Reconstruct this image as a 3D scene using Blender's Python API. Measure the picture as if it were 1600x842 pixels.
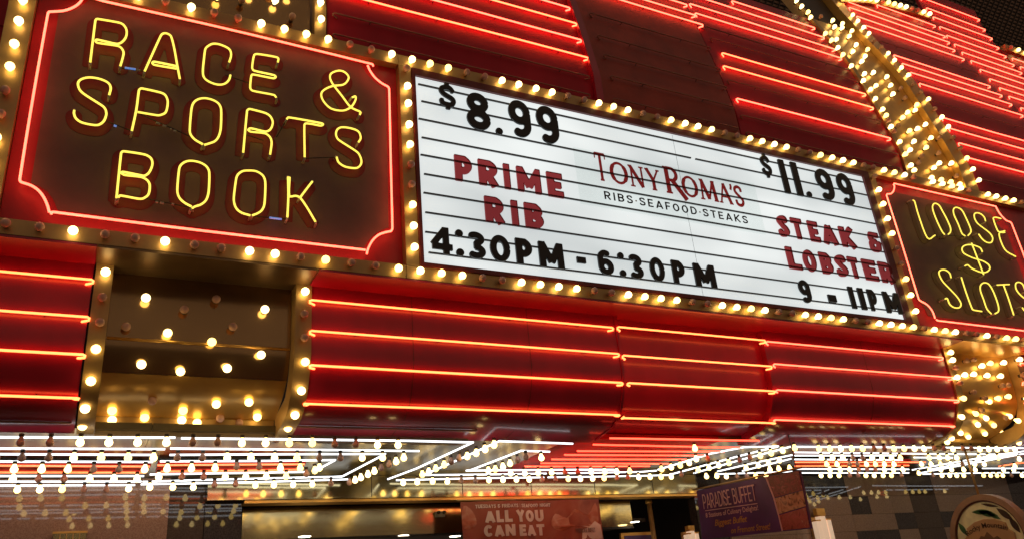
import bpy, bmesh, math, random
import numpy as np
from mathutils import Vector, Matrix, Quaternion
from mathutils.geometry import tessellate_polygon

random.seed(7)
for o in list(bpy.data.objects): bpy.data.objects.remove(o)
SC = bpy.context.scene
COL = SC.collection

# ------------------------------------------------------------------ camera, sky, exposure
YAW, PITCH, ROLL, FPX = 0.501310713, 0.410933176, -0.0949648286, 1280.67142
DIST, EYE = 5.5, 1.6
cy, sy, cp, sp = math.cos(YAW), math.sin(YAW), math.cos(PITCH), math.sin(PITCH)
FW = np.array([sy*cp, cy*cp, sp]); RT0 = np.array([cy, -sy, 0.0]); UP0 = np.cross(RT0, FW)
RT = math.cos(ROLL)*RT0 + math.sin(ROLL)*UP0
UP = -math.sin(ROLL)*RT0 + math.cos(ROLL)*UP0
cam_data = bpy.data.cameras.new('camera'); cam = bpy.data.objects.new('camera', cam_data); COL.objects.link(cam)
cam_data.sensor_fit = 'HORIZONTAL'; cam_data.sensor_width = 36.0
cam_data.lens = 36.0*FPX/1600.0
cam_data.clip_start = 0.05; cam_data.clip_end = 2000
m = Matrix(((RT[0], UP[0], -FW[0], 0), (RT[1], UP[1], -FW[1], -DIST), (RT[2], UP[2], -FW[2], EYE), (0, 0, 0, 1)))
cam.matrix_world = m
SC.camera = cam

world = bpy.data.worlds.new('World'); SC.world = world; world.use_nodes = True
wn = world.node_tree; wn.nodes.clear()
w_out = wn.nodes.new('ShaderNodeOutputWorld'); w_add = wn.nodes.new('ShaderNodeAddShader')
w_b1 = wn.nodes.new('ShaderNodeBackground'); w_b2 = wn.nodes.new('ShaderNodeBackground')
w_sky = wn.nodes.new('ShaderNodeTexSky'); w_sky.sky_type = 'NISHITA'; w_sky.sun_disc = False
w_sky.sun_elevation = math.radians(-6); w_sky.sun_rotation = math.radians(200)
wn.links.new(w_sky.outputs[0], w_b1.inputs[0]); w_b1.inputs[1].default_value = 0.01
w_b2.inputs[0].default_value = (1.0, 0.70, 0.50, 1); w_b2.inputs[1].default_value = 0.16      # glow of the street
wn.links.new(w_b1.outputs[0], w_add.inputs[0]); wn.links.new(w_b2.outputs[0], w_add.inputs[1])
wn.links.new(w_add.outputs[0], w_out.inputs[0])
SC.view_settings.view_transform = 'Standard'; SC.view_settings.look = 'None'
SC.view_settings.exposure = 0.12; SC.view_settings.gamma = 1.0; SC.view_settings.use_curve_mapping = False
SC.render.engine = 'CYCLES'
try:
    SC.cycles.use_denoising = True
    SC.cycles.denoiser = 'OPENIMAGEDENOISE'
    SC.cycles.max_bounces = 6; SC.cycles.diffuse_bounces = 3; SC.cycles.glossy_bounces = 4
    SC.cycles.transmission_bounces = 3; SC.cycles.sample_clamp_indirect = 4.0
    SC.cycles.use_light_tree = True
    SC.cycles.caustics_reflective = True
except Exception:
    pass

# strengths of everything that gives off light
S_BULB, S_RED, S_YEL, S_WHITE, S_BOARD = 5.0, 5.0, 1.3, 2.0, 0.80

# ------------------------------------------------------------------ where a sight line of the survey meets a surface
def ray(px, py): return FW*FPX + (px-800)*RT - (py-421)*UP
def atY(px, py, Y):
    d = ray(px, py); t = (DIST+Y)/d[1]; return Vector((d[0]*t, Y, d[2]*t+EYE))
def atZ(px, py, Z):
    d = ray(px, py); t = (Z-EYE)/d[2]; return Vector((d[0]*t, d[1]*t-DIST, Z))
def atX(px, py, X):
    d = ray(px, py); t = X/d[0]; return Vector((X, d[1]*t-DIST, d[2]*t+EYE))
# facade profiles as (Z, Y)
PU = [(4, .35), (6.9, .35), (7.45, .445), (7.86, .53), (8.2, .6), (8.57, .68), (8.95, .79), (9.3, .92), (9.67, 1.06), (10.08, 1.2),
      (10.47, 1.34), (10.7, 1.41), (10.96, 1.485), (11.22, 1.55), (11.49, 1.60), (11.76, 1.66), (12.04, 1.69), (12.6, 1.72), (14, 1.75)]
PR = [(4, .05), (6.35, .05), (6.75, .07), (7.1, .12), (7.5, .2), (7.83, .26), (8.2, .35), (8.55, .46), (8.88, .57), (9.25, .72),
      (9.64, .87), (10.0, 1.0), (10.37, 1.13), (11, 1.38), (11.8, 1.6)]
PL = [(3.12, 1.15), (3.13, 1.0), (3.17, .68), (3.22, .54), (3.32, .45), (3.46, .38), (3.6, .345), (4.17, .345), (9, .345)]
PB = [(3.24, 1.02), (3.27, .93), (3.31, .80), (3.36, .67), (3.43, .57), (3.52, .505), (3.62, .475), (3.75, .46), (4.17, .455), (9, .455)]
def hit(px, py, P, off=0.0):
    zs = [a for a, b in P]; ys = [b for a, b in P]
    d = ray(px, py); ts = np.linspace(.002, .03, 8000)
    Yv = d[1]*ts-DIST; Zv = d[2]*ts+EYE
    g = Yv-(np.interp(Zv, zs, ys)+off)
    i = np.where((g[:-1] < 0) & (g[1:] >= 0))[0]
    if len(i) == 0: return None
    k = i[0]; a = g[k]/(g[k]-g[k+1]); t = ts[k]+(ts[k+1]-ts[k])*a
    return Vector((d[0]*t, d[1]*t-DIST, d[2]*t+EYE))
def prof_normal(P, Z):
    zs = [a for a, b in P]; ys = [b for a, b in P]
    dz = .03
    dy = (np.interp(Z+dz, zs, ys)-np.interp(Z-dz, zs, ys))/(2*dz)
    n = Vector((0, -1, dy)); n.normalize(); return n

# ------------------------------------------------------------------ materials
MATS = {}
def _new(name):
    mt = bpy.data.materials.new(name); mt.use_nodes = True; MATS[name] = mt
    return mt, mt.node_tree.nodes, mt.node_tree.links, mt.node_tree.nodes['Principled BSDF']
def pbr(name, col, rough=.5, metal=0.0, vary=.15, scale=6.0, bump=0.0, bscale=40.0, stretch=(1, 1, 1), coat=0.0, rvary=.0, spec=.5):
    mt, N, L, B = _new(name)
    B.inputs['Metallic'].default_value = metal
    B.inputs['Roughness'].default_value = rough
    B.inputs['Specular IOR Level'].default_value = spec
    if coat: B.inputs['Coat Weight'].default_value = coat; B.inputs['Coat Roughness'].default_value = .08
    tc = N.new('ShaderNodeTexCoord'); mp = N.new('ShaderNodeMapping'); mp.inputs['Scale'].default_value = stretch
    L.new(tc.outputs['Object'], mp.inputs['Vector'])
    nz = N.new('ShaderNodeTexNoise'); nz.inputs['Scale'].default_value = scale; nz.inputs['Detail'].default_value = 6
    L.new(mp.outputs[0], nz.inputs['Vector'])
    rp = N.new('ShaderNodeValToRGB')
    rp.color_ramp.elements[0].position = .3; rp.color_ramp.elements[1].position = .7
    rp.color_ramp.elements[0].color = tuple(c*(1-vary) for c in col)+(1,)
    rp.color_ramp.elements[1].color = tuple(min(1, c*(1+vary)) for c in col)+(1,)
    L.new(nz.outputs['Fac'], rp.inputs[0]); L.new(rp.outputs[0], B.inputs['Base Color'])
    if rvary:
        mr = N.new('ShaderNodeMapRange'); mr.inputs['To Min'].default_value = max(.02, rough-rvary); mr.inputs['To Max'].default_value = rough+rvary
        L.new(nz.outputs['Fac'], mr.inputs['Value']); L.new(mr.outputs[0], B.inputs['Roughness'])
    if bump:
        n2 = N.new('ShaderNodeTexNoise'); n2.inputs['Scale'].default_value = bscale; n2.inputs['Detail'].default_value = 4
        L.new(mp.outputs[0], n2.inputs['Vector'])
        bp = N.new('ShaderNodeBump'); bp.inputs['Strength'].default_value = bump; bp.inputs['Distance'].default_value = .02
        L.new(n2.outputs['Fac'], bp.inputs['Height']); L.new(bp.outputs[0], B.inputs['Normal'])
    return mt
def glow(name, col, strength, vary=0.0, base=(.8, .8, .8)):
    mt, N, L, B = _new(name)
    B.inputs['Base Color'].default_value = base+(1,)
    B.inputs['Emission Color'].default_value = col+(1,)
    B.inputs['Emission Strength'].default_value = strength
    B.inputs['Roughness'].default_value = .3
    return mt

BULB_ONS = [glow('bulb_lit_warm', (1.0, .71, .27), S_BULB), glow('bulb_lit_cream', (1.0, .69, .205), S_BULB*.92), glow('bulb_lit_amber', (1.0, .66, .16), S_BULB*.8)]
BULB_OFF, N_, L_, B_ = _new('bulb_unlit')
B_.inputs['Base Color'].default_value = (.80, .47, .36, 1); B_.inputs['Roughness'].default_value = .2
B_.inputs['Transmission Weight'].default_value = .0; B_.inputs['IOR'].default_value = 1.3
SOCKET = pbr('bulb_socket', (.06, .04, .03), .5)
NEON_RED = glow('neon_red', (1.0, .088, .050), S_RED*1.1)
NEON_ORANGE = glow('neon_orange', (1.0, .15, .038), S_RED*1.05)
NEON_PINK = glow('neon_pink', (1.0, .105, .050), S_RED*.95)
NEON_HIGH = glow('neon_high_red', (1.0, .080, .042), 7.0)
NEON_HIGH_O = glow('neon_high_orange', (1.0, .10, .036), 7.0)
NEON_SOFFIT = glow('neon_soffit_red', (1.0, .052, .024), 4.2)
NEON_DEEP = glow('neon_deep_red', (1.0, .13, .035), 2.6)
NEON_YEL = glow('neon_yellow', (1.0, .77, .085), S_YEL)
NEON_WHITE = glow('neon_white', (.90, .96, 1.0), S_WHITE)
NEON_OFF = pbr('neon_tube_off', (.34, .12, .09), .15, vary=.1)
ELECTRODE = pbr('tube_electrode', (.6, .58, .5), .3)
BLUE_TAPE = glow('blue_glass', (.05, .3, .9), .5)
RED = pbr('red_paint', (.36, .010, .034), .30, vary=.22, scale=2.2, stretch=(1, 1, .25), bump=.04, bscale=60, coat=.32)
RED_UP = pbr('red_paint_satin', (.42, .010, .026), .42, vary=.2, scale=2.2, stretch=(1, 1, .25), bump=.04, bscale=60, spec=.22)
RED_MATTE = pbr('canopy_red_paint', (.42, .016, .016), .65, vary=.2, spec=.2)
RED_DARK = pbr('dark_red_paint', (.34, .036, .017), .5, vary=.25, scale=3, bump=.08, bscale=30)
RED_FRAME = pbr('marquee_frame_paint', (.16, .015, .013), .35, vary=.2)
SIGN_BROWN = pbr('sign_face_brown', (.19, .102, .080), .55, vary=.18, scale=3, bump=.06, bscale=25)
SIGN_RED = pbr('sign_face_red', (.42, .018, .022), .38, vary=.18, scale=3, bump=.06, bscale=25)
PAINT_LETTER = pbr('painted_letter_red', (.19, .006, .006), .5, vary=.15)
PAINT_LETTER_B = pbr('painted_letter_brown', (.10, .045, .022), .5, vary=.15)
BRASS = pbr('brass_trough', (.52, .33, .13), .42, .55, vary=.18, scale=5, rvary=.08, bump=.05, bscale=15)
GOLD_SHEET = pbr('gold_sheet', (.76, .43, .11), .30, .5, vary=.12, scale=3, rvary=.05, bump=.05, bscale=4)
BRONZE = pbr('bronze_mirror', (.42, .26, .12), .17, .93, vary=.15, scale=2, rvary=.06, bump=.16, bscale=2.6, stretch=(.35, 1, 1))
BRONZE_SOFFIT = pbr('bronze_soffit', (.22, .14, .07), .38, .6, vary=.15)
STEEL = pbr('soffit_mirror', (.20, .155, .07), .34, .85, vary=.1, scale=2, bump=.05, bscale=5)
HEADER = pbr('header_brass', (.42, .34, .17), .13, .95, vary=.1, scale=2, bump=.09, bscale=3)
BLACK = pbr('black_plastic', (.012, .010, .009), .32, vary=.2)
RAIL = pbr('rail_black', (.03, .022, .018), .4)
def tinted(name, col, base, fac):
    mt, N, L, B = _new(name)
    B.inputs['Base Color'].default_value = base+(1,); B.inputs['Roughness'].default_value = .3
    tr = N.new('ShaderNodeBsdfTransparent'); tr.inputs[0].default_value = col+(1,)
    mx = N.new('ShaderNodeMixShader'); mx.inputs[0].default_value = fac
    L.new(B.outputs[0], mx.inputs[1]); L.new(tr.outputs[0], mx.inputs[2])
    L.new(mx.outputs[0], N['Material Output'].inputs[0]); return mt
LRED = tinted('letter_red', (.42, .05, .055), (.30, .012, .012), .62)
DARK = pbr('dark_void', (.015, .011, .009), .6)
WIRE = pbr('black_wire', (.01, .01, .01), .4)
CLEAR = pbr('clear_plastic', (.6, .62, .62), .15)

def board_mat():
    mt, N, L, B = _new('lit_acrylic')
    B.inputs['Base Color'].default_value = (.75, .77, .78, 1); B.inputs['Roughness'].default_value = .25
    tc = N.new('ShaderNodeTexCoord'); mp = N.new('ShaderNodeMapping'); mp.inputs['Scale'].default_value = (.45, 1, 1.0)
    nz = N.new('ShaderNodeTexNoise'); nz.inputs['Scale'].default_value = 1.1; nz.inputs['Detail'].default_value = 2.5
    L.new(tc.outputs['Object'], mp.inputs[0]); L.new(mp.outputs[0], nz.inputs['Vector'])
    rp = N.new('ShaderNodeValToRGB')
    rp.color_ramp.elements[0].position = .3; rp.color_ramp.elements[0].color = (.57, .64, .655, 1)
    rp.color_ramp.elements[1].position = .62; rp.color_ramp.elements[1].color = (.93, 1.0, 1.0, 1)
    L.new(nz.outputs['Fac'], rp.inputs[0]); L.new(rp.outputs[0], B.inputs['Emission Color'])
    B.inputs['Emission Strength'].default_value = S_BOARD
    return mt
BOARD = board_mat()
def granite(name, c1, c2, rough=.03, scale=90):
    mt, N, L, B = _new(name)
    tc = N.new('ShaderNodeTexCoord')
    vo = N.new('ShaderNodeTexVoronoi'); vo.inputs['Scale'].default_value = scale
    nz = N.new('ShaderNodeTexNoise'); nz.inputs['Scale'].default_value = scale*.5; nz.inputs['Detail'].default_value = 8
    L.new(tc.outputs['Object'], vo.inputs['Vector']); L.new(tc.outputs['Object'], nz.inputs['Vector'])
    mx = N.new('ShaderNodeMix'); mx.data_type = 'RGBA'
    mx.inputs['A'].default_value = c1+(1,); mx.inputs['B'].default_value = c2+(1,)
    ml = N.new('ShaderNodeMath'); ml.operation = 'MULTIPLY'
    L.new(vo.outputs['Distance'], ml.inputs[0]); L.new(nz.outputs['Fac'], ml.inputs[1])
    m2 = N.new('ShaderNodeMath'); m2.operation = 'MULTIPLY'; m2.inputs[1].default_value = 2.6
    L.new(ml.outputs[0], m2.inputs[0]); L.new(m2.outputs[0], mx.inputs['Factor'])
    L.new(mx.outputs['Result'], B.inputs['Base Color'])
    B.inputs['Roughness'].default_value = rough; B.inputs['Specular IOR Level'].default_value = .5
    return mt
GRANITE = granite('granite_pink', (.26, .145, .10), (.44, .27, .20))
GRANITE_DK = granite('granite_dark', (.020, .017, .018), (.07, .055, .05), .03)
GRANITE_BR = granite('granite_brown', (.25, .165, .12), (.36, .25, .185), .035)
GRANITE_MD = granite('granite_dark_brown', (.055, .036, .026), (.10, .07, .05), .035)  # darker brown granite for the pier and some wall blocks

# ------------------------------------------------------------------ object helpers
def thing(name, label, cat, loc=(0, 0, 0), group=None):
    o = bpy.data.objects.new(name, None); COL.objects.link(o); o.location = loc
    o.empty_display_size = .1
    o['label'] = label; o['category'] = cat
    if group: o['group'] = group
    return o
def tag(o, label, cat, group=None):
    o['label'] = label; o['category'] = cat
    if group: o['group'] = group
    return o
def root_of(o):
    while o.parent: o = o.parent
    return o
class MB:
    def __init__(s): s.v = []; s.f = []; s.mi = []; s.mats = []; s.smooth = []
    def mat(s, mt):
        if mt not in s.mats: s.mats.append(mt)
        return s.mats.index(mt)
    def add(s, vs, fs, mt, smooth=False):
        b = len(s.v); k = s.mat(mt); s.v += [tuple(p) for p in vs]
        for f in fs: s.f.append([b+i for i in f]); s.mi.append(k); s.smooth.append(smooth)
        return s
    def box(s, x0, x1, y0, y1, z0, z1, mt):
        vs = [(x0, y0, z0), (x1, y0, z0), (x1, y1, z0), (x0, y1, z0), (x0, y0, z1), (x1, y0, z1), (x1, y1, z1), (x0, y1, z1)]
        return s.add(vs, [(0, 3, 2, 1), (4, 5, 6, 7), (0, 1, 5, 4), (1, 2, 6, 5), (2, 3, 7, 6), (3, 0, 4, 7)], mt)
    def tube(s, pts, r, mt, n=8, closed=False):
        P = [Vector(p) for p in pts]
        Q = [P[0]]
        for p in P[1:]:
            if (p-Q[-1]).length > 1e-5: Q.append(p)
        P = Q; m_ = len(P)
        if m_ < 2: return s
        T = []
        for i in range(m_):
            a = P[i-1] if (i > 0 or closed) else P[i]; b = P[(i+1) % m_] if (i < m_-1 or closed) else P[i]
            T.append((b-a).normalized())
        u = T[0].cross(Vector((.3, .2, .93)));
        if u.length < .05: u = T[0].cross(Vector((1, 0, 0)))
        u.normalize(); vs = []
        for i in range(m_):
            u = (u-T[i]*u.dot(T[i])).normalized(); w = T[i].cross(u)
            for k in range(n):
                a = 2*math.pi*k/n; vs.append(P[i]+u*(r*math.cos(a))+w*(r*math.sin(a)))
        fs = []
        R = m_ if closed else m_-1
        for i in range(R):
            for k in range(n):
                j = (i+1) % m_
                fs.append((i*n+k, i*n+(k+1) % n, j*n+(k+1) % n, j*n+k))
        if not closed:
            fs.append(tuple(range(n-1, -1, -1))); fs.append(tuple((m_-1)*n+k for k in range(n)))
        return s.add(vs, fs, mt, True)
    def prism(s, loops, frame, depth, mt, cham=0.0, side=None):
        """flat shape with holes: loops in (a, b); frame(a, b, d) -> point, d=0 is the front"""
        side = side or mt
        front = [[Vector((a, b, 0)) for a, b in lp] for lp in loops]
        inner = []
        for lp in loops:
            n = len(lp); q = []
            for i in range(n):
                a = Vector(lp[i-1]); b = Vector(lp[i]); c = Vector(lp[(i+1) % n])
                d = (c-a)
                nn = Vector((-d.y, d.x));
                if nn.length > 1e-9: nn.normalize()
                q.append((b.x+nn.x*cham, b.y+nn.y*cham))
            inner.append(q)
        flat = [p for lp in inner for p in lp]
        tris = tessellate_polygon([[Vector((a, b, 0)) for a, b in lp] for lp in inner])
        F = []
        for t in tris:
            a, b, c = (Vector(flat[i]) for i in t)
            cr = (b-a).x*(c-a).y-(b-a).y*(c-a).x
            if abs(cr) < 1e-12: continue
            F.append(tuple(t) if cr > 0 else tuple(reversed(t)))
        s.add([frame(a, b, 0) for a, b in flat], F, mt)
        for lp, q in zip(loops, inner):
            n = len(lp)
            vs = [frame(a, b, 0) for a, b in q]+[frame(a, b, cham) for a, b in lp]+[frame(a, b, depth) for a, b in lp]
            fs = []
            for i in range(n):
                j = (i+1) % n
                if cham > 0: fs.append((i, n+i, n+j, j))
                fs.append((n+i, 2*n+i, 2*n+j, n+j))
            s.add(vs, fs, side)
        return s
    def build(s, name, parent=None, label=None):
        me = bpy.data.meshes.new(name)
        off = root_of(parent).location if parent else Vector((0, 0, 0))
        me.from_pydata([(p[0]-off[0], p[1]-off[1], p[2]-off[2]) for p in s.v], [], s.f)
        for mt in s.mats: me.materials.append(mt)
        me.polygons.foreach_set('material_index', s.mi); me.polygons.foreach_set('use_smooth', s.smooth)
        me.validate(); me.update()
        o = bpy.data.objects.new(name, me); COL.objects.link(o)
        if parent: o.parent = parent
        if label: o['label'] = label
        return o
def struct(name, mb): o = mb.build(name); o['kind'] = 'structure'; return o

# ------------------------------------------------------------------ bulbs (one mesh each, copied)
def lathe(prof, n, mt, name):
    vs, fs = [], []
    for (r, z) in prof:
        for k in range(n):
            a = 2*math.pi*k/n; vs.append((r*math.cos(a), r*math.sin(a), z))
    for i in range(len(prof)-1):
        for k in range(n): fs.append((i*n+k, i*n+(k+1) % n, (i+1)*n+(k+1) % n, (i+1)*n+k))
    fs.append(tuple(range(n-1, -1, -1))); fs.append(tuple((len(prof)-1)*n+k for k in range(n)))
    me = bpy.data.meshes.new(name); me.from_pydata(vs, [], fs); me.materials.append(mt)
    me.polygons.foreach_set('use_smooth', [True]*len(fs)); me.update(); return me
def bulb_profile(r):
    # globe centred at z = 0, neck towards -z
    P = []
    for a in range(0, 130, 13): P.append((max(.001, r*math.sin(math.radians(a))), r*math.cos(math.radians(a))))
    P += [(r*.62, -r*.95), (r*.5, -r*1.25), (r*.44, -r*1.55)]
    return list(reversed(P))
BR = .031
def sock_profile(r): return [(r*.62, -r*2.3), (r*.62, -r*1.75), (r*.55, -r*1.5), (r*.45, -r*1.48)]
ME_ONS = [lathe(bulb_profile(BR), 14, k_, 'light_bulb_lit') for k_ in BULB_ONS]; ME_OFF = lathe(bulb_profile(BR), 14, BULB_OFF, 'light_bulb_unlit')
ME_SOCK = lathe(sock_profile(BR), 10, SOCKET, 'socket')
def bulb(parent, p, n=(0, -1, 0), lit=True, s=1.0):
    off = root_of(parent).location
    o = bpy.data.objects.new('light_bulb', ME_ONS[random.choice((0, 0, 1, 1, 2))] if lit else ME_OFF); COL.objects.link(o); o.parent = parent
    jit = Vector((random.uniform(-.06, .06), random.uniform(-.06, .06), random.uniform(-.06, .06)))
    d = (Vector(n)+jit).normalized()
    o.rotation_mode = 'QUATERNION'; o.rotation_quaternion = Vector((0, 0, 1)).rotation_difference(d)
    o.location = Vector(p)-off; o.scale = (s, s, s)
    if not lit: o['label'] = 'unlit light bulb'
    k = bpy.data.objects.new('socket', ME_SOCK); COL.objects.link(k); k.parent = o
    return o

# ------------------------------------------------------------------ stroke shapes -> outlines
def smooth(pts, sub=4, closed=False):
    P = [Vector(p) for p in pts]; n = len(P); out = []
    if n < 3: return P
    R = n if closed else n-1
    for i in range(R):
        p1 = P[i]; p2 = P[(i+1) % n]
        p0 = P[i-1] if (i > 0 or closed) else p1*2-p2
        p3 = P[(i+2) % n] if (i+2 < n or closed) else p2*2-p1
        d = (p2-p1).length
        m1 = (p2-p0)*.5; m2 = (p3-p1)*.5
        if m1.length > d: m1 = m1*(d/m1.length)
        if m2.length > d: m2 = m2*(d/m2.length)
        for k in range(sub):
            t = k/sub; t2, t3 = t*t, t*t*t
            out.append(p1*(2*t3-3*t2+1)+m1*(t3-2*t2+t)+p2*(-2*t3+3*t2)+m2*(t3-t2))
    if not closed: out.append(P[-1])
    return out
def outline(strokes, step):
    """strokes: (points, half width, butt). returns closed loops round their union"""
    allp = [p for st in strokes for p in st[0]]; mw = max(st[1] for st in strokes)+2.5*step
    x0 = min(p[0] for p in allp)-mw; x1 = max(p[0] for p in allp)+mw; z0 = min(p[1] for p in allp)-mw; z1 = max(p[1] for p in allp)+mw
    nx = int((x1-x0)/step)+2; nz = int((z1-z0)/step)+2
    X, Z = np.meshgrid(x0+np.arange(nx)*step, z0+np.arange(nz)*step)
    D = np.full(X.shape, 1e3)
    for pts, hw, butt in strokes:
        n = len(pts)
        for i in range(n-1):
            ax, az = pts[i][0], pts[i][1]; bx, bz = pts[i+1][0], pts[i+1][1]
            L = math.hypot(bx-ax, bz-az)
            if L < 1e-9: continue
            ux, uz = (bx-ax)/L, (bz-az)/L
            u = (X-ax)*ux+(Z-az)*uz; v = -(X-ax)*uz+(Z-az)*ux
            uc = np.clip(u, 0, L); d = np.hypot(u-uc, v)-hw
            if butt and i == 0: d = np.maximum(d, np.where(np.abs(v) < hw*1.01, np.maximum(np.abs(v)-hw, -u), d))
            if butt and i == n-2: d = np.maximum(d, np.where(np.abs(v) < hw*1.01, np.maximum(np.abs(v)-hw, u-L), d))
            D = np.minimum(D, d)
    D = np.where(np.abs(D) < 1e-6, 1e-6, D)
    I = D < 0
    pt = {}
    def edge(a, b):
        k = (a, b) if a < b else (b, a)
        if k not in pt:
            (j0, i0), (j1, i1) = k; d0, d1 = D[j0, i0], D[j1, i1]; t = d0/(d0-d1)
            pt[k] = (x0+step*(i0+(i1-i0)*t), z0+step*(j0+(j1-j0)*t))
        return k
    nxt = {}
    for j in range(nz-1):
        for i in range(nx-1):
            c = (I[j, i], I[j, i+1], I[j+1, i+1], I[j+1, i])
            s_ = sum(c)
            if s_ == 0 or s_ == 4: continue
            q = ((j, i), (j, i+1), (j+1, i+1), (j+1, i))
            # walk ccw round the cell: leaving inside -> entering inside
            outs = [k for k in range(4) if c[k] and not c[(k+1) % 4]]
            ins = [k for k in range(4) if not c[k] and c[(k+1) % 4]]
            if len(outs) == 1:
                nxt[edge(q[outs[0]], q[(outs[0]+1) % 4])] = edge(q[ins[0]], q[(ins[0]+1) % 4])
            else:
                for o_ in outs:
                    k = (o_-1) % 4
                    nxt[edge(q[o_], q[(o_+1) % 4])] = edge(q[k], q[(k+1) % 4])
    loops = []
    while nxt:
        k0, k = next(iter(nxt.items())); lp = [k0]; del nxt[k0]
        while k in nxt:
            lp.append(k); k2 = nxt[k]; del nxt[k]; k = k2
        P = [pt[e] for e in lp]
        # drop points on straight runs
        for _ in range(2):
            Q = []
            n = len(P)
            for i in range(n):
                a, b, c = P[i-1], P[i], P[(i+1) % n]
                ar = abs((b[0]-a[0])*(c[1]-a[1])-(b[1]-a[1])*(c[0]-a[0])); ln = math.hypot(c[0]-a[0], c[1]-a[1])
                if ln < 1e-9 or ar/ln > step*.04 or (_ == 0 and i % 2): Q.append(b)
            P = Q
        if len(P) >= 3: loops.append(P)
    # outside loops ccw, holes cw
    return loops
def arc(cx, cz, rx, rz, a0, a1, n=14):
    return [(cx+rx*math.cos(math.radians(a0+(a1-a0)*k/n)), cz+rz*math.sin(math.radians(a0+(a1-a0)*k/n))) for k in range(n+1)]
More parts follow.
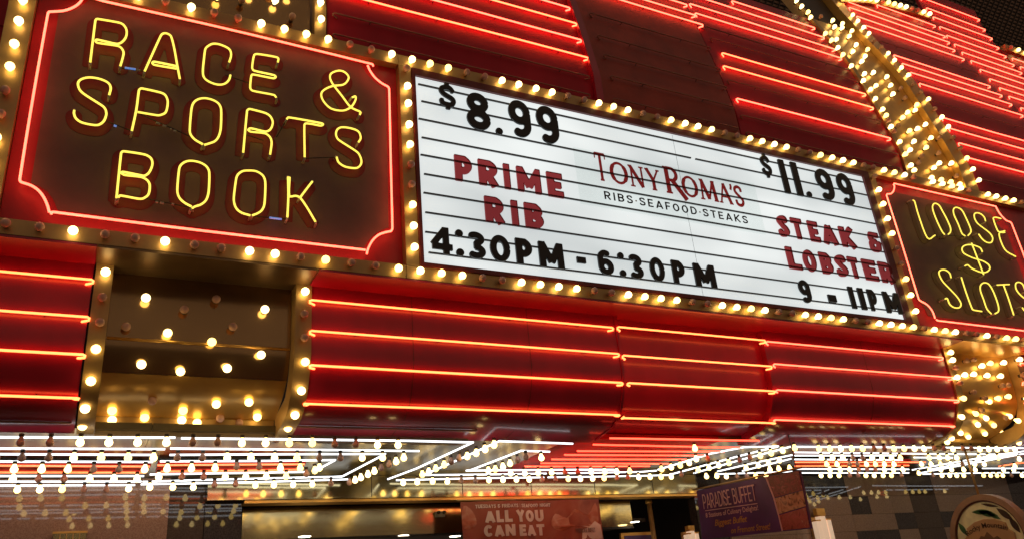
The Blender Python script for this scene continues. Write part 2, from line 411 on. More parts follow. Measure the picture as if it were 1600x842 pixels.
def glyph(ch, w):
    """block capital as (strokes, width); height 0..1, w = half stroke width"""
    h = 1.0; k = w; t = 1-w
    S = lambda *p: list(p)
    if ch == 'A': W = .80; g = [S((w*.9, 0), (W/2, t+.4*w)), S((W/2, t+.4*w), (W-w*.9, 0)), S((.2, .27), (W-.2, .27))]
    elif ch == 'B': W = .66; g = [S((w, 0), (w, 1)), S((w, t), (W-.26-w*.1, t))+arc(W-.27-w, (t+.52)/2, .25, (t-.52)/2, 90, -90)+S((w, .52)), S((w, .52), (W-.24-w, .52))+arc(W-.27-w, (k+.52)/2, .27, (.52-k)/2, 90, -90)+S((w, k))]
    elif ch == 'C': W = .70; g = [arc(W/2, .5, W/2-w, .5-w, 48, 312, 26)]
    elif ch == 'D': W = .72; g = [S((w, 0), (w, 1)), S((w, t), (.3, t))+arc(.3, .5, W-.3-w, .5-w, 90, -90, 20)+S((w, k))]
    elif ch == 'E': W = .58; g = [S((w, 0), (w, 1)), S((w, t), (W, t)), S((w, .5), (W*.9, .5)), S((w, k), (W, k))]
    elif ch == 'F': W = .56; g = [S((w, 0), (w, 1)), S((w, t), (W, t)), S((w, .48), (W*.88, .48))]
    elif ch == 'G': W = .74; g = [arc(W/2, .5, W/2-w, .5-w, 50, 350, 28), S((W*.55, .45), (W, .45))]
    elif ch == 'H': W = .70; g = [S((w, 0), (w, 1)), S((W-w, 0), (W-w, 1)), S((w, .5), (W-w, .5))]
    elif ch == 'I': W = 2*w+.02; g = [S((W/2, 0), (W/2, 1))]
    elif ch == 'K': W = .72; g = [S((w, 0), (w, 1)), S((W-w*.8, 1), (w, .36)), S((w+.14, .5), (W-w*.6, 0))]
    elif ch == 'L': W = .56; g = [S((w, 0), (w, 1)), S((w, k), (W, k))]
    elif ch == 'M': W = .92; g = [S((w, 0), (w, 1)), S((W-w, 0), (W-w, 1)), S((w*1.05, 1-w*.3), (W/2, .22)), S((W-w*1.05, 1-w*.3), (W/2, .22))]
    elif ch == 'N': W = .76; g = [S((w, 0), (w, 1)), S((W-w, 0), (W-w, 1)), S((w, 1-w*.5), (W-w, w*.5))]
    elif ch == 'O': W = .74; g = [arc(W/2, .5, W/2-w, .5-w, 0, 360, 30)]
    elif ch == 'P': W = .64; g = [S((w, 0), (w, 1)), S((w, t), (W-.28, t))+arc(W-.3-w*.4, (t+.42)/2, .30-w*.6, (t-.42)/2, 90, -90)+S((w, .42))]
    elif ch == 'R': W = .68; g = [S((w, 0), (w, 1)), S((w, t), (W-.3, t))+arc(W-.31-w*.4, (t+.46)/2, .29-w*.6, (t-.46)/2, 90, -90)+S((w, .46)), S((W*.45, .46), (W-w*.9, 0))]
    elif ch == 'S': W = .64; g = [smooth([(W-w*.9, .74), (W*.74, .94-w*.5), (W*.48, t), (w*1.4, .9-w*.6), (w, .73), (w*2, .58), (W*.5, .5), (W-w*1.5, .4), (W-w, .26), (W-w*1.8, .09+w*.5), (W*.5, k), (W*.2, .06+w*.5), (w*.8, .27)], 3)]
    elif ch == 'T': W = .66; g = [S((W/2, 0), (W/2, 1)), S((0, t), (W, t))]
    elif ch == 'U': W = .70; g = [S((w, 1), (w, .36))+arc(W/2, .36, W/2-w, .36-w, 180, 360, 16)+S((W-w, 1))]
    elif ch == 'Y': W = .74; g = [S((w*.8, 1), (W/2, .48)), S((W-w*.8, 1), (W/2, .48)), S((W/2, .55), (W/2, 0))]
    elif ch == '8': W = .66; g = [arc(W/2, .73, W/2-w-.03, .27-w, 0, 360, 22), arc(W/2, .28, W/2-w, .28-w, 0, 360, 22)]
    elif ch == '9': W = .64; g = [arc(W/2, .67, W/2-w, .33-w, 0, 360, 24), S((W-w, .67), (W-w, .33))+arc(W/2, .33, W/2-w, .33-w, 0, -125, 14)]
    elif ch == '6': W = .64; g = [arc(W/2, .33, W/2-w, .33-w, 0, 360, 24), S((w, .33), (w, .67))+arc(W/2, .67, W/2-w, .33-w, 180, 55, 14)]
    elif ch == '4': W = .76; g = [S((W*.70, 0), (W*.70, 1)), S((W*.66, 1-w*.6), (w*.6, .34)), S((w*.3, .28), (W, .28))]
    elif ch == '3': W = .60; g = [arc(W*.42, .74, W*.58-w-.02, .26-w, 140, -90, 18), arc(W*.42, .27, W*.58-w, .27-w, 90, -140, 18), S((W*.3, .51), (W*.45, .51))]
    elif ch == '0': W = .70; g = [arc(W/2, .5, W/2-w, .5-w, 0, 360, 30)]
    elif ch == '1': W = 2*w+.02; g = [S((W/2, 0), (W/2, 1))]
    elif ch == '$': W = .60; g = [smooth([(W-w, .68), (W*.7, .84-w*.4), (W*.45, .86-w*.4), (w*1.3, .78-w*.3), (w, .66), (w*2, .56), (W*.5, .5), (W-w*1.5, .42), (W-w, .32), (W-w*1.8, .2), (W*.5, .14+w*.4), (W*.2, .17+w*.4), (w*.8, .34)], 3), S((W/2, .80), (W/2, 1)), S((W/2, 0), (W/2, .2))]
    elif ch == '&': W = .72; g = [smooth([(W*.84, .86), (W*.5, 1-w), (w*1.6, .86), (w*1.3, .7), (W*.34, .56), (W*.6, .54)], 3), smooth([(W*.36, .55), (w*1.1, .42), (w, .28), (W*.2, .1+w*.4), (W*.44, w), (W*.68, .12+w*.3), (W-w*1.4, .3), (W-w, .52)], 3), S((0.12, t), (W*.9, t))]
    elif ch == '.': W = .22; return [([(W/2, .11), (W/2+.001, .11)], .11, False)], W
    elif ch == ':': W = .3; return [([(W/2, .15), (W/2+.001, .15)], .14, False), ([(W/2, .86), (W/2+.001, .86)], .14, False)], W
    elif ch == '-': W = .45; g = [S((0, .42), (W, .42))]
    elif ch == '·': W = .16; return [([(W/2, .45), (W/2+.001, .45)], .09, False)], W
    elif ch == '|': W = .1; return [([(W/2, -.05), (W/2, 1.05)], .03, True)], W
    elif ch == "'": W = .14; g = [S((W/2, 1), (W/2-.03, .72))]
    elif ch == '!': W = 2*w+.04; g = [S((W/2, .3), (W/2, 1)), S((W/2, 0), (W/2, .18))]
    else: return [], .35
    return [(p, w, True) for p in g], W
GC = {}
def glyph_loops(ch, w, step=.025):
    key = (ch, w)
    if key not in GC:
        st, W = glyph(ch, w); GC[key] = (outline(st, step) if st else [], W)
    return GC[key]
def text_on(mb, s, w, frame, a0, b0, hgt, mt, width=None, track=.16, depth=.004, xs=1.0, cham=0.0):
    """caps text along a from a0 with baseline b0"""
    adv = [glyph_loops(c, w)[1]+track for c in s]; tot = sum(adv)-track
    sx = (width/tot) if width else hgt*xs
    x = 0
    for c, a in zip(s, adv):
        lp, W = glyph_loops(c, w)
        if lp: mb.prism([[(a0+(x+p)*sx, b0+q*hgt) for p, q in l] for l in lp], frame, depth, mt, cham)
        x += a
    return tot*sx
def font_text(mb, body, frame, a0, b0, size, mt, width=None, shear=0.0, bold=0.0, depth=.003):
    cu = bpy.data.curves.new('t', 'FONT'); cu.body = body; cu.size = 1; cu.shear = shear; cu.offset = bold; cu.resolution_u = 3
    ob = bpy.data.objects.new('t', cu); COL.objects.link(ob)
    dg = bpy.context.evaluated_depsgraph_get(); me = bpy.data.meshes.new_from_object(ob.evaluated_get(dg))
    xs = [v.co.x for v in me.vertices]; w0 = max(xs)-min(xs); k = (width/w0) if width else size
    vs = [frame(a0+(v.co.x-min(xs))*k, b0+v.co.y*size, 0) for v in me.vertices]
    mb.add(vs, [tuple(p.vertices) for p in me.polygons], mt)
    bpy.data.objects.remove(ob); bpy.data.curves.remove(cu); bpy.data.meshes.remove(me)

# ------------------------------------------------------------------ the setting: ground, street vault, building body
struct('pavement', MB().box(-60, 60, -40, 3, -.2, 0, pbr('pavement_stone', (.16, .13, .11), .5, vary=.2, bump=.1)))
def vault():
    V = thing('street_canopy', 'dark ribbed metal canopy arching high over the street behind the red neon crown', 'canopy', (20, 6, 24))
    bar = pbr('canopy_bar', (.30, .19, .13), .6, .0); gap = pbr('canopy_sheet', (.06, .04, .03), .7)
    sh = MB(); n = 14
    prof = [(30+4*math.sin(i/n*math.pi*.5), 10+26*i/n) for i in range(n+1)]
    # steep back sheet, leaning forward over the street as it rises
    prof = [(34-18*(i/n)**1.7, 9+30*i/n) for i in range(n+1)]
    vs = []; fs = []
    for (y, z) in prof: vs += [(8, y, z), (95, y, z)]
    for i in range(n): fs.append((2*i, 2*i+1, 2*i+3, 2*i+2))
    sh.add(vs, fs, gap); sh.build('vault_sheet', V)
    b = MB()
    zz = np.linspace(9, 39, 190)
    for z in zz:
        i = (z-9)/30; y = 34-18*i**1.7-.12
        b.box(8, 95, y-.04, y+.04, z-.035, z+.035, bar)
    o = b.build('lattice_bar', V); o['kind'] = 'stuff'
    b = MB()
    for k in range(175):
        x = 8+k*.5; pts = [(x, 34-18*(i/n)**1.7-.25, 9+30*i/n) for i in range(n+1)]
        b.tube(pts, .05, gap, 4)
    o = b.build('cross_rib', V); o['kind'] = 'stuff'
vault()
BODY = thing('casino_building', 'tall casino building standing behind the neon facade', 'building', (6, 8, 0))
MB().box(-14, 34, 2.95, 16, 3.4, 9.2, DARK).build('wall', BODY)
MB().box(-14, 34, 2.4, 2.9, 3.28, 3.39, DARK).build('floor_slab', BODY)

# ------------------------------------------------------------------ curved red panels with neon bars
def sheet(P, x0, x1, z0, z1, off, thick, mt, mb=None, top=None, ncol=1):
    """panel bent to profile P, z1 may rise along x through top(x)"""
    mb = mb or MB(); zs = [a for a, b in P]; ys = [b for a, b in P]
    cols = [x0+(x1-x0)*i/ncol for i in range(ncol+1)]
    rows = None; front = []; back = []
    for x in cols:
        zt = top(x) if top else z1
        n = max(2, int(math.ceil((z1-z0)/.06)))
        f = []; b = []
        for k in range(n+1):
            z = z0+(zt-z0)*k/n; y = float(np.interp(z, zs, ys)); nn = prof_normal(P, z)
            f.append(Vector((x, y, z))+nn*(-off)); b.append(Vector((x, y, z))+nn*(-off-thick))
        front.append(f); back.append(b)
    n = len(front[0]); vs = [p for c in front for p in c]+[p for c in back for p in c]; B0 = len(cols)*n
    fs = []
    for c in range(len(cols)-1):
        for k in range(n-1):
            a = c*n+k; fs.append((a, a+n, a+n+1, a+1)); fs.append((B0+a, B0+a+1, B0+a+n+1, B0+a+n))
    mb.add(vs, fs, mt, True)
    es = []
    for k in range(n-1):
        es.append((k, k+1, B0+k+1, B0+k)); a = (len(cols)-1)*n+k; es.append((a, B0+a, B0+a+1, a+1))
    for c in range(len(cols)-1):
        a = c*n; es.append((a, B0+a, B0+a+n, a+n)); a = c*n+n-1; es.append((a, a+n, B0+a+n, B0+a))
    mb.add(vs, es, mt, False)
    return mb
def neon_bar(parent, A, B, mt, P=None, r=.0084, hook=(True, True), back=.038, name='neon_tube'):
    A = Vector(A); B = Vector(B); d = (B-A).normalized()
    n = prof_normal(P, A.z) if P else Vector((0, -1, 0))
    pts = []
    def hk(E, dd):   # end doubles back a little and dives into the panel
        dn = d.cross(n).normalized()
        if dn.z > 0: dn = -dn
        return [E+dd*.0, E+dd*.012+dn*.006-n*.006, E+dd*.010+dn*.018-n*.014, E-dd*.012+dn*.022-n*.022, E-dd*.028+dn*.022-n*.034, E-dd*.030+dn*.022-n*(back+.01)]
    p0 = hk(A, -d) if hook[0] else [A]; p1 = hk(B, d) if hook[1] else [B]
    nseg = max(1, int((B-A).length/.6)); sag = [A.lerp(B, k/nseg)+n*random.uniform(-.003, .003) for k in range(1, nseg)]
    pts = list(reversed(p0))+sag+p1
    t = MB().tube(pts, r, mt).build(name, parent)
    if mt is NEON_OFF: t['label'] = 'unlit neon tube'
    # clear stand-offs and dark end boots
    nn = max(2, int((B-A).length/.9)+1)
    for k in range(nn):
        c = A.lerp(B, (k+.5)/nn)
        MB().tube([c-n*.008, c-n*(back+.004)], .0045, WIRE, 5).build('tube_support', t)
    return t
G_PAN = 'red curved neon panels of the facade'
def panel(label, P, x0, x1, z0, z1, tubes, off=0.0, mt=RED, thick=.04, px_off=-.038, top=None, ncol=1, flange=None, loc=None):
    t = thing('neon_fascia', label, 'panel', loc or ((x0+x1)/2, .4, z0), G_PAN)
    sheet(P, x0, x1, z0, z1, off, thick, mt, None, top, ncol).build('curved_sheet', t)
    for a, b, lm in tubes:
        A = hit(*a, P, off+px_off); B = hit(*b, P, off+px_off)
        if A is None or B is None: continue
        z = (A.z+B.z)/2; y = (A.y+B.y)/2
        A = Vector((A.x, y, z)); B = Vector((B.x, y, z))
        neon_bar(t, A, B, lm, P)
    if flange: flange(t)
    return t
O, K, R_, X_ = NEON_ORANGE, NEON_PINK, NEON_RED, NEON_OFF
# below the signs
panel('red curved neon panel left of the lower bronze bulb panel', PL, -3.4, -.08, 3.13, 4.165,
      [((-150, 411), (143, 436), O), ((-150, 477), (137, 492), O), ((-150, 541), (130, 551), O), ((-150, 614), (120, 620), O), ((-150, 655), (107, 660), X_)])
def mid_flange(t):
    MB().box(1.43, 2.95, .955, 1.0, 3.085, 3.165, BRONZE_SOFFIT).build('bottom_trim', t)
    sheet(PL, 4.222, 4.246, 3.14, 4.16, -.012, .13, RED).build('edge_flange', t)
panel('long red neon panel under the sportsbook and letter board, right of the bronze panel', PL, 1.43, 4.22, 3.13, 4.165,
      [((487, 468), (957, 512), O), ((487, 517), (966, 552), O), ((487, 571), (972, 597), O), ((478, 630), (967, 648), O), ((462, 663), (740, 675), X_)], flange=mid_flange)
panel('set-back red neon panel under the middle of the letter board', PL, 4.25, 6.10, 3.13, 4.165,
      [((967, 510), (1195, 532), O), ((975, 555), (1205, 572), O), ((983, 600), (1210, 609), O), ((975, 653), (1211, 660), O)], off=.07, px_off=-.106)
panel('red neon panel under the right end of the letter board', PL, 6.02, 8.80, 3.13, 4.165,
      [((1200, 536), (1472, 556), K), ((1211, 570), (1487, 588), K), ((1215, 609), (1498, 625), K), ((1212, 657), (1492, 664), K)], thick=.15)
panel('red neon panel cut by the right picture edge below the slots sign', PL, 10.3, 14.0, 3.13, 4.165,
      [((1596, 568), (1700, 576), K), ((1600, 598), (1700, 603), K), ((1604, 628), (1700, 631), K), ((1606, 663), (1700, 664), K)])
def seam(P, x, z0, z1, off, parent):
    sheet(P, x, x+.006, z0, z1, off-.002, .004, RED_FRAME).build('panel_joint', parent)
for o_ in list(bpy.data.objects):
    if o_.get('label', '').startswith('long red neon panel'): seam(PL, 2.24, 3.14, 4.14, 0, o_); seam(PL, 3.3, 3.14, 4.14, 0, o_)
    if o_.get('label', '').startswith('red neon panel under the right end'): seam(PL, 7.45, 3.14, 4.14, 0, o_)
    if o_.get('label', '').startswith('red curved neon panel left'): seam(PL, -1.0, 3.14, 4.14, 0, o_)
# above the signs
def rows(xa, xb, zl, mt, P=PU, off=-.05):
    out = []
    for z in zl: out.append((z, mt))
    return out
def panelZ(label, P, x0, x1, z0, z1, lst, off=0.0, mt=RED_UP, top=None, ncol=1, thick=.05, extra=None, cat_loc=None):
    t = thing('neon_fascia', label, 'panel', ((x0+x1)/2, .4, z0), G_PAN)
    sheet(P, x0, x1, z0, z1, off, thick, mt, None, top, ncol).build('curved_sheet', t)
    zs = [a for a, b in P]; ys = [b for a, b in P]
    for xa, xb, z, lm in lst:
        y = float(np.interp(z, zs, ys))+off; n = prof_normal(P, z)
        neon_bar(t, Vector((xa, y, z))+n*.038, Vector((xb, y, z))+n*.038, lm, P, .0085)
    if extra: extra(t)
    return t
panelZ('red neon panel above the sportsbook sign beyond the left edge', PU, -3.4, -.12, 6.0, 9.2, [(-3.3, -.2, z, NEON_HIGH) for z in (7.13, 7.41, 7.69, 7.95)])
def rib(t):
    sheet(PU, 4.385, 4.475, 6.3, 9.2, -.05, .1, RED).build('edge_flange', t)
panelZ('upper red neon panel above the price of $8.99', PU, 1.54, 4.385, 6.2, 9.2,
       [(1.60, 4.30, 6.62, X_), (1.60, 4.33, 6.86, X_), (1.60, 4.38, 7.145, NEON_HIGH_O), (1.60, 4.36, 7.415, NEON_HIGH), (1.60, 4.37, 7.69, NEON_HIGH_O), (1.60, 4.35, 7.95, NEON_HIGH), (1.60, 4.33, 8.22, NEON_HIGH), (1.60, 4.3, 8.48, NEON_HIGH)], extra=rib)
panelZ('dark unlit panel with a few red bars on top, above the restaurant logo', PU, 4.48, 6.36, 6.2, 9.3,
       [(4.6, 6.30, 6.63, X_), (4.62, 6.30, 6.925, X_), (4.62, 6.33, 7.25, X_), (4.62, 6.36, 7.56, X_), (4.62, 6.36, 7.94, X_), (4.62, 6.42, 8.39, NEON_HIGH), (4.62, 6.36, 8.555, NEON_HIGH), (4.62, 6.32, 8.76, NEON_HIGH), (4.62, 6.3, 9.0, NEON_HIGH)],
       off=-.02, mt=RED_DARK, thick=.08)
panelZ('upper red neon panel between the dark panel and the bulb-studded gold ribbon', PU, 6.40, 9.19, 6.2, 9.75,
       [(6.46, 9.05, 6.62, X_), (6.44, 9.10, 6.85, X_), (6.47, 9.11, 7.11, NEON_HIGH), (6.45, 9.10, 7.41, X_), (6.49, 9.11, 7.665, NEON_HIGH_O), (6.58, 9.12, 7.93, NEON_HIGH_O), (6.50, 9.11, 8.185, X_),
        (6.46, 9.09, 8.40, X_), (6.44, 9.07, 8.645, NEON_HIGH), (6.44, 9.07, 8.85, NEON_HIGH), (6.5, 9.05, 9.133, NEON_HIGH), (7.45, 9.03, 9.38, NEON_HIGH)])
def crown_top(x): return float(np.interp(x, (10.6, 11.1, 11.5, 12.05, 12.9, 13.4), (10.80, 11.0, 11.14, 11.26, 11.38, 11.40)))
R1 = [(10.73, 13.2, 6.5, X_), (10.73, 13.2, 6.77, X_), (10.73, 13.2, 7.125, NEON_HIGH), (10.73, 13.2, 7.40, NEON_HIGH), (10.73, 13.2, 7.685, NEON_HIGH), (10.73, 13.2, 7.9, NEON_HIGH), (10.73, 13.2, 8.25, X_),
      (10.73, 13.27, 8.615, NEON_HIGH), (10.73, 13.22, 8.875, NEON_HIGH), (10.73, 13.19, 9.10, NEON_HIGH), (10.73, 13.11, 9.325, NEON_HIGH), (10.73, 13.2, 9.72, X_), (10.73, 13.22, 10.15, NEON_HIGH), (10.73, 13.22, 10.42, NEON_HIGH), (10.73, 13.3, 10.68, NEON_HIGH), (10.73, 13.35, 10.88, NEON_HIGH), (11.75, 13.3, 11.17, NEON_HIGH)]
# R1 rows above 10 follow the survey
panelZ('red neon crown panel right of the gold ribbon, above the slots sign', PU, 10.67, 13.38, 6.2, 11.3, R1, top=crown_top, ncol=10)
R2 = [(13.5, 15.25, z, NEON_HIGH) for z in (7.125, 7.40, 7.685, 7.9, 8.615, 8.875, 9.18, 9.42, 9.68, 9.95, 10.21, 10.47, 10.71, 10.97, 11.23, 11.5, 11.77, 12.05)]
panelZ('second stepped red neon crown panel in the upper right corner', PU, 13.42, 15.32, 6.2, 12.35, R2, off=.01)
R3 = [(15.45, 19.5, z, NEON_HIGH) for z in (8.6, 8.88, 9.15, 9.42, 9.68, 9.95, 10.21, 10.47, 10.71, 10.97)]
panelZ('outermost red neon crown panel at the right picture edge', PU, 15.36, 20, 6.2, 11.25, R3)

for lb_, xa_, xb_ in (('plain red metal wall filling the facade beyond the slots sign', 11.21, 20.0), ('plain red metal wall filling the facade left of the sportsbook sign', -3.4, -.84)):
    o = MB().box(xa_, xb_, .36, .42, 4.172, 6.19, RED_UP).build('facade_wall'); tag(o, lb_, 'wall')
# ------------------------------------------------------------------ bulb strips that frame the signs
YT = .045
def strip(label, x0, x1, z0, z1, bulbs, depth=.30, y=YT, mt=BRASS):
    t = thing('bulb_strip', label, 'light strip', ((x0+x1)/2, y, z0), 'bulb strips framing the signs')
    m_ = MB(); m_.box(x0, x1, y, y+depth, z0, z1, mt); m_.build('trough', t)
    for x, z, lit in bulbs:
        bulb(t, (x, y-.045, z), (0, -1, 0), lit)
    return t
def line_bulbs(px, pat, zc=None, xc=None, y=0.0):
    out = []
    for p, l in zip(px, pat):
        q = atY(p[0], p[1], y); out.append((xc if xc is not None else q.x, zc if zc is not None else q.z, l == 'L'))
    return out
XD1, XD2 = (2.10, 2.21), (7.995, 8.115)
b_race = [(9, 348), (62, 354), (114, 361), (164, 366), (211, 372), (258, 378), (304, 382), (346, 387), (390, 393), (430, 396), (470, 401), (509, 406), (549, 410), (587, 415)]
pat_race = 'uuLuuLuuLLuLuu'
zb = 4.228
bl = line_bulbs(b_race, pat_race, zb)
bl = [(bl[0][0]-.188*k, zb, k % 3 == 0) for k in range(3, 0, -1)]+bl
strip('row of large bulbs along the bottom of the sportsbook sign', -.83, 2.095, 4.172, 4.282, bl)
x0 = atY(623, 418, 0).x; step = (atY(1318, 497, 0).x-x0)/27
pat = 'L'+'LLLuuLLLLuuLLLLuuLLLLuuLLLLuu'+'LLLLu'
strip('row of bulbs along the bottom of the white letter board', 2.10, 7.99, 4.172, 4.278, [(x0+step*k, 4.226, c == 'L') for k, c in enumerate(pat) if x0+step*k < 7.96])
bs = [(1443, 508, 'u'), (1460, 513, 'L'), (1477, 515, 'L'), (1493, 517, 'L'), (1510, 519, 'u'), (1526, 521, 'u'), (1542, 522, 'L'), (1557, 524, 'u'), (1573, 526, 'L'), (1587, 527, 'L'), (1600, 529, 'u'), (1614, 530, 'L')]
strip('short row of bulbs along the bottom of the slots sign', 7.995, 11.2, 4.172, 4.276, [(atY(a, b, 0).x, 4.225, c == 'L') for a, b, c in bs])
tr = [(300, 1), (336, 6), (373, 15), (409, 24), (445, 33), (479, 42), (513, 50), (547, 59), (580, 67), (612, 76)]
tb = line_bulbs(tr, 'LuuLLLLuuL', 6.282)
tb = [(tb[0][0]-.19*k, 6.282, k % 2 == 0) for k in range(6, 0, -1)]+tb
strip('row of bulbs along the top of the sportsbook sign', -.83, 2.095, 6.222, 6.336, tb)
x0 = atY(640, 82, 0).x; xe = atY(1245, 220, 0).x
pm = [(643.6, 82), (671.6, 91), (700, 98), (729, 105), (757, 112), (784, 119), (810, 125), (837, 132), (862, 138), (887, 144), (912, 150), (935, 155), (958, 161), (981, 169), (1004, 172), (1026, 177), (1048, 184), (1070, 188), (1090, 193), (1111, 197), (1132, 203), (1151, 207), (1171, 212), (1190, 216), (1209, 220), (1228, 225), (1246, 229), (1264, 233), (1281, 237), (1299, 241), (1316, 245), (1332, 248), (1348, 252), (1363, 256)]
pp = 'LLLuuLLLLuuLLLuuLLLLuuLLLLuuLLLLuu'
strip('row of bulbs along the top of the white letter board', 2.10, 7.99, 6.215, 6.332, [(q[0], 6.275, q[2]) for q in line_bulbs(pm, pp)])
ps = [(1380, 260), (1396, 263.5), (1412, 267), (1426, 270), (1456, 277.5), (1471, 281), (1486, 284.5), (1500, 288), (1513, 291.5), (1542, 298), (1555, 301), (1569, 304), (1582, 307), (1595, 310), (1608, 313)]
strip('row of bulbs along the top of the slots sign', 7.995, 11.2, 6.215, 6.33, [(q[0], 6.272, q[2]) for q in line_bulbs(ps, 'LLLuLLLLuLLLLuu')])
lv = [(38, 1), (30, 33), (23, 69), (15.5, 104), (9, 141), (3, 178), (-2, 215), (-7, 252), (-12, 289), (-17, 326)]
strip('bulb strip standing at the left edge of the sportsbook sign', -.83, -.665, 4.286, 6.218, [(-.742, q[1], q[2]) for q in line_bulbs(lv, 'LLLLuuLLLu')])
dv = [(638, 107), (639, 135), (640, 162), (642, 195), (643, 226), (644, 257), (645, 288), (646, 320), (648, 353), (649, 386)]
strip('bulb strip between the sportsbook sign and the letter board', XD1[0], XD1[1], 4.282, 6.211, [(2.157, q[1], q[2]) for q in line_bulbs(dv, 'uLLLLuuLLL')])
d2 = [(1374, 277), (1381, 298), (1387, 320), (1395, 343), (1402, 366), (1409, 389), (1417, 413), (1425, 437), (1433, 462), (1441, 487)]
strip('bulb strip between the letter board and the slots sign', XD2[0], XD2[1], 4.28, 6.21, [(8.055, q[1], q[2]) for q in line_bulbs(d2, 'uLLLLuuLLL')])

# ------------------------------------------------------------------ the two neon signs
def neon_path(px, Y, corner=True, sub=4):
    return smooth([atY(a, b, Y) for a, b in px], sub)
def neon_sign(label, loc, face, inner_px, border, letters, Yn, Yf, painted, hw, wires=(), tapes=(), shift=(0, 0)):
    t = thing('neon_sign', label, 'neon sign', loc)
    x0, x1, z0, z1 = face
    MB().box(x0, x1, Yf, Yf+.24, z0, z1, SIGN_RED).build('sign_face', t)
    lp = [(p.x, p.z) for p in inner_px]
    MB().prism([lp], lambda a, b, d: (a, Yf-.006+d, b), .004, SIGN_BROWN).build('brown_panel', t)
    for seg in border:
        MB().tube(seg, .0083, NEON_RED).build('border_tube', t)
    for ch, paths in letters:
        st = []
        m_ = MB(); e_ = []
        for p in paths:
            q = neon_path(p, Yn); m_.tube(q, .0078, NEON_YEL)
            st.append(([(v.x+shift[0], v.z+shift[1]) for v in q], hw, True))
            for E_, F_ in ((q[0], q[1]), (q[-1], q[-2])):
                dd = (E_-F_).normalized()
                e_.append([E_+dd*.001, E_+dd*.012+Vector((0, .012, 0)), E_+dd*.014+Vector((0, Yf-Yn-.004, 0))])
        lo = outline(st, .011)
        pl = MB().prism(lo, lambda a, b, d: (a, Yf-.0095+d, b), .003, painted).build('painted_letter', t)
        nl = m_.build('neon_letter', t)
        for z_ in e_: MB().tube(z_, .0088, ELECTRODE, 7).build('tube_end', nl)
    for w_ in wires: MB().tube([atY(a, b, Yn+.02) for a, b in w_], .004, WIRE, 6).build('wire', t)
    for w_ in tapes: MB().tube([atY(a, b, Yn+.012) for a, b in w_[0]], .0075, w_[1], 8).build('blocked_tube', t)
    return t
RACE = [
 ('R', [[(141, 98), (149, 33), (151, 30.5), (154, 30.4), (186, 36), (193, 39.5), (197.5, 47), (197.5, 56), (194, 63), (188, 68), (181, 69), (152, 62.5), (149.5, 64.5), (152, 67.5), (182, 72), (189, 75), (193, 82), (192, 90), (188, 104)]]),
 ('A', [[(226, 112), (251, 57), (255, 53), (261, 53), (267, 57), (272, 75), (277, 103), (281, 124)], [(276, 104), (241, 97), (238, 99), (241, 102), (276, 108)]]),
 ('C', [[(358, 98), (361, 88), (360, 80), (355, 75), (343, 70), (333, 69), (326, 72), (321, 77), (319, 90), (317, 110), (318, 120), (323, 126), (333, 131), (343, 133), (352, 131), (358, 125), (360, 118)]]),
 ('E', [[(434, 98), (435, 92), (430, 89.5), (402, 85), (397, 87), (394, 106), (397, 111), (428, 118), (431, 121), (427, 123), (395, 117), (392.5, 120), (391, 138), (395, 142.5), (428, 149), (431.6, 153)]]),
 ('&', [[(550, 153), (555, 151), (556, 155), (553, 162), (547, 169), (535, 173.5), (517, 170), (505, 158), (502, 147), (508, 140), (520, 135), (536, 133), (543, 127), (544.5, 120), (538, 113), (529, 111), (518, 115), (515.6, 122), (520, 132), (534, 150), (548, 168), (563, 175.5), (562, 180)]]),
 ('S', [[(170.6, 149), (173, 138), (169, 130), (156, 124), (140, 121.6), (128, 124), (122, 130), (124, 140), (132, 148), (160, 166), (165, 172), (166, 180), (162, 190), (154, 195.6), (144, 195.6), (128, 192), (119, 186), (115.6, 178), (116, 173)]]),
 ('P', [[(206, 205), (213, 172), (217, 142), (219, 139.5), (222, 138.8), (250, 145), (258, 149), (262, 158), (261, 170), (258, 177), (250, 180.5), (244, 180.5), (215, 175.6)]]),
 ('O', [[(317, 226), (305, 219), (298, 211), (296.5, 203), (299, 172), (302, 162), (309, 156), (320, 154), (333, 157), (342, 163), (345.5, 172), (345, 200), (342, 213), (336, 221), (326, 225), (319, 227)]]),
 ('R', [[(380, 239), (386, 174), (388, 171.5), (391, 171), (414, 177), (422, 182), (426, 190), (425, 198), (421, 204), (414, 206), (392, 201), (388, 203.6), (392, 206.4), (414, 209), (422, 215), (424.4, 224), (422, 242)]]),
 ('T', [[(448, 187), (451, 184), (502, 193), (505, 195), (501, 197), (488, 194.5), (478, 193.5), (475.6, 196), (476, 246)]]),
 ('S', [[(560, 223), (563.6, 216), (560, 206), (548, 201), (534, 199.4), (527, 203), (525, 211), (529, 219), (558, 238), (563.6, 247), (564.4, 256), (559, 262.4), (550, 263), (538, 260.4), (529, 254), (526, 246)]]),
 ('B', [[(182, 310), (189, 241), (190.5, 238), (194, 237), (226, 242), (236, 248), (238, 258), (233, 270), (226, 275), (218, 274), (192, 269), (190, 271), (195, 274), (220, 277), (230, 282), (234, 290), (232, 304), (224, 310.4), (216, 311), (188, 306), (185, 309)]]),
 ('O', [[(299, 323), (288, 317), (280, 309), (277, 298), (280, 264), (284, 257), (292, 252.5), (302, 252), (314, 255), (323, 261), (327, 270), (326, 300), (322, 313), (314, 320), (305, 323), (300, 326)]]),
 ('O', [[(391, 337), (378, 333), (370, 327), (366, 318), (365.4, 308), (369, 280), (372, 273), (379, 268), (388, 267), (400, 268), (410, 274), (414, 282), (414.6, 295), (413, 320), (409, 329), (402, 334), (394, 337)]]),
 ('K', [[(450, 277), (450.5, 308), (449, 340)], [(452.5, 277.5), (452, 306.5), (462, 306.5), (469, 309.5), (480, 325), (493, 347)], [(469, 309), (478, 297), (488, 284)]]),
]
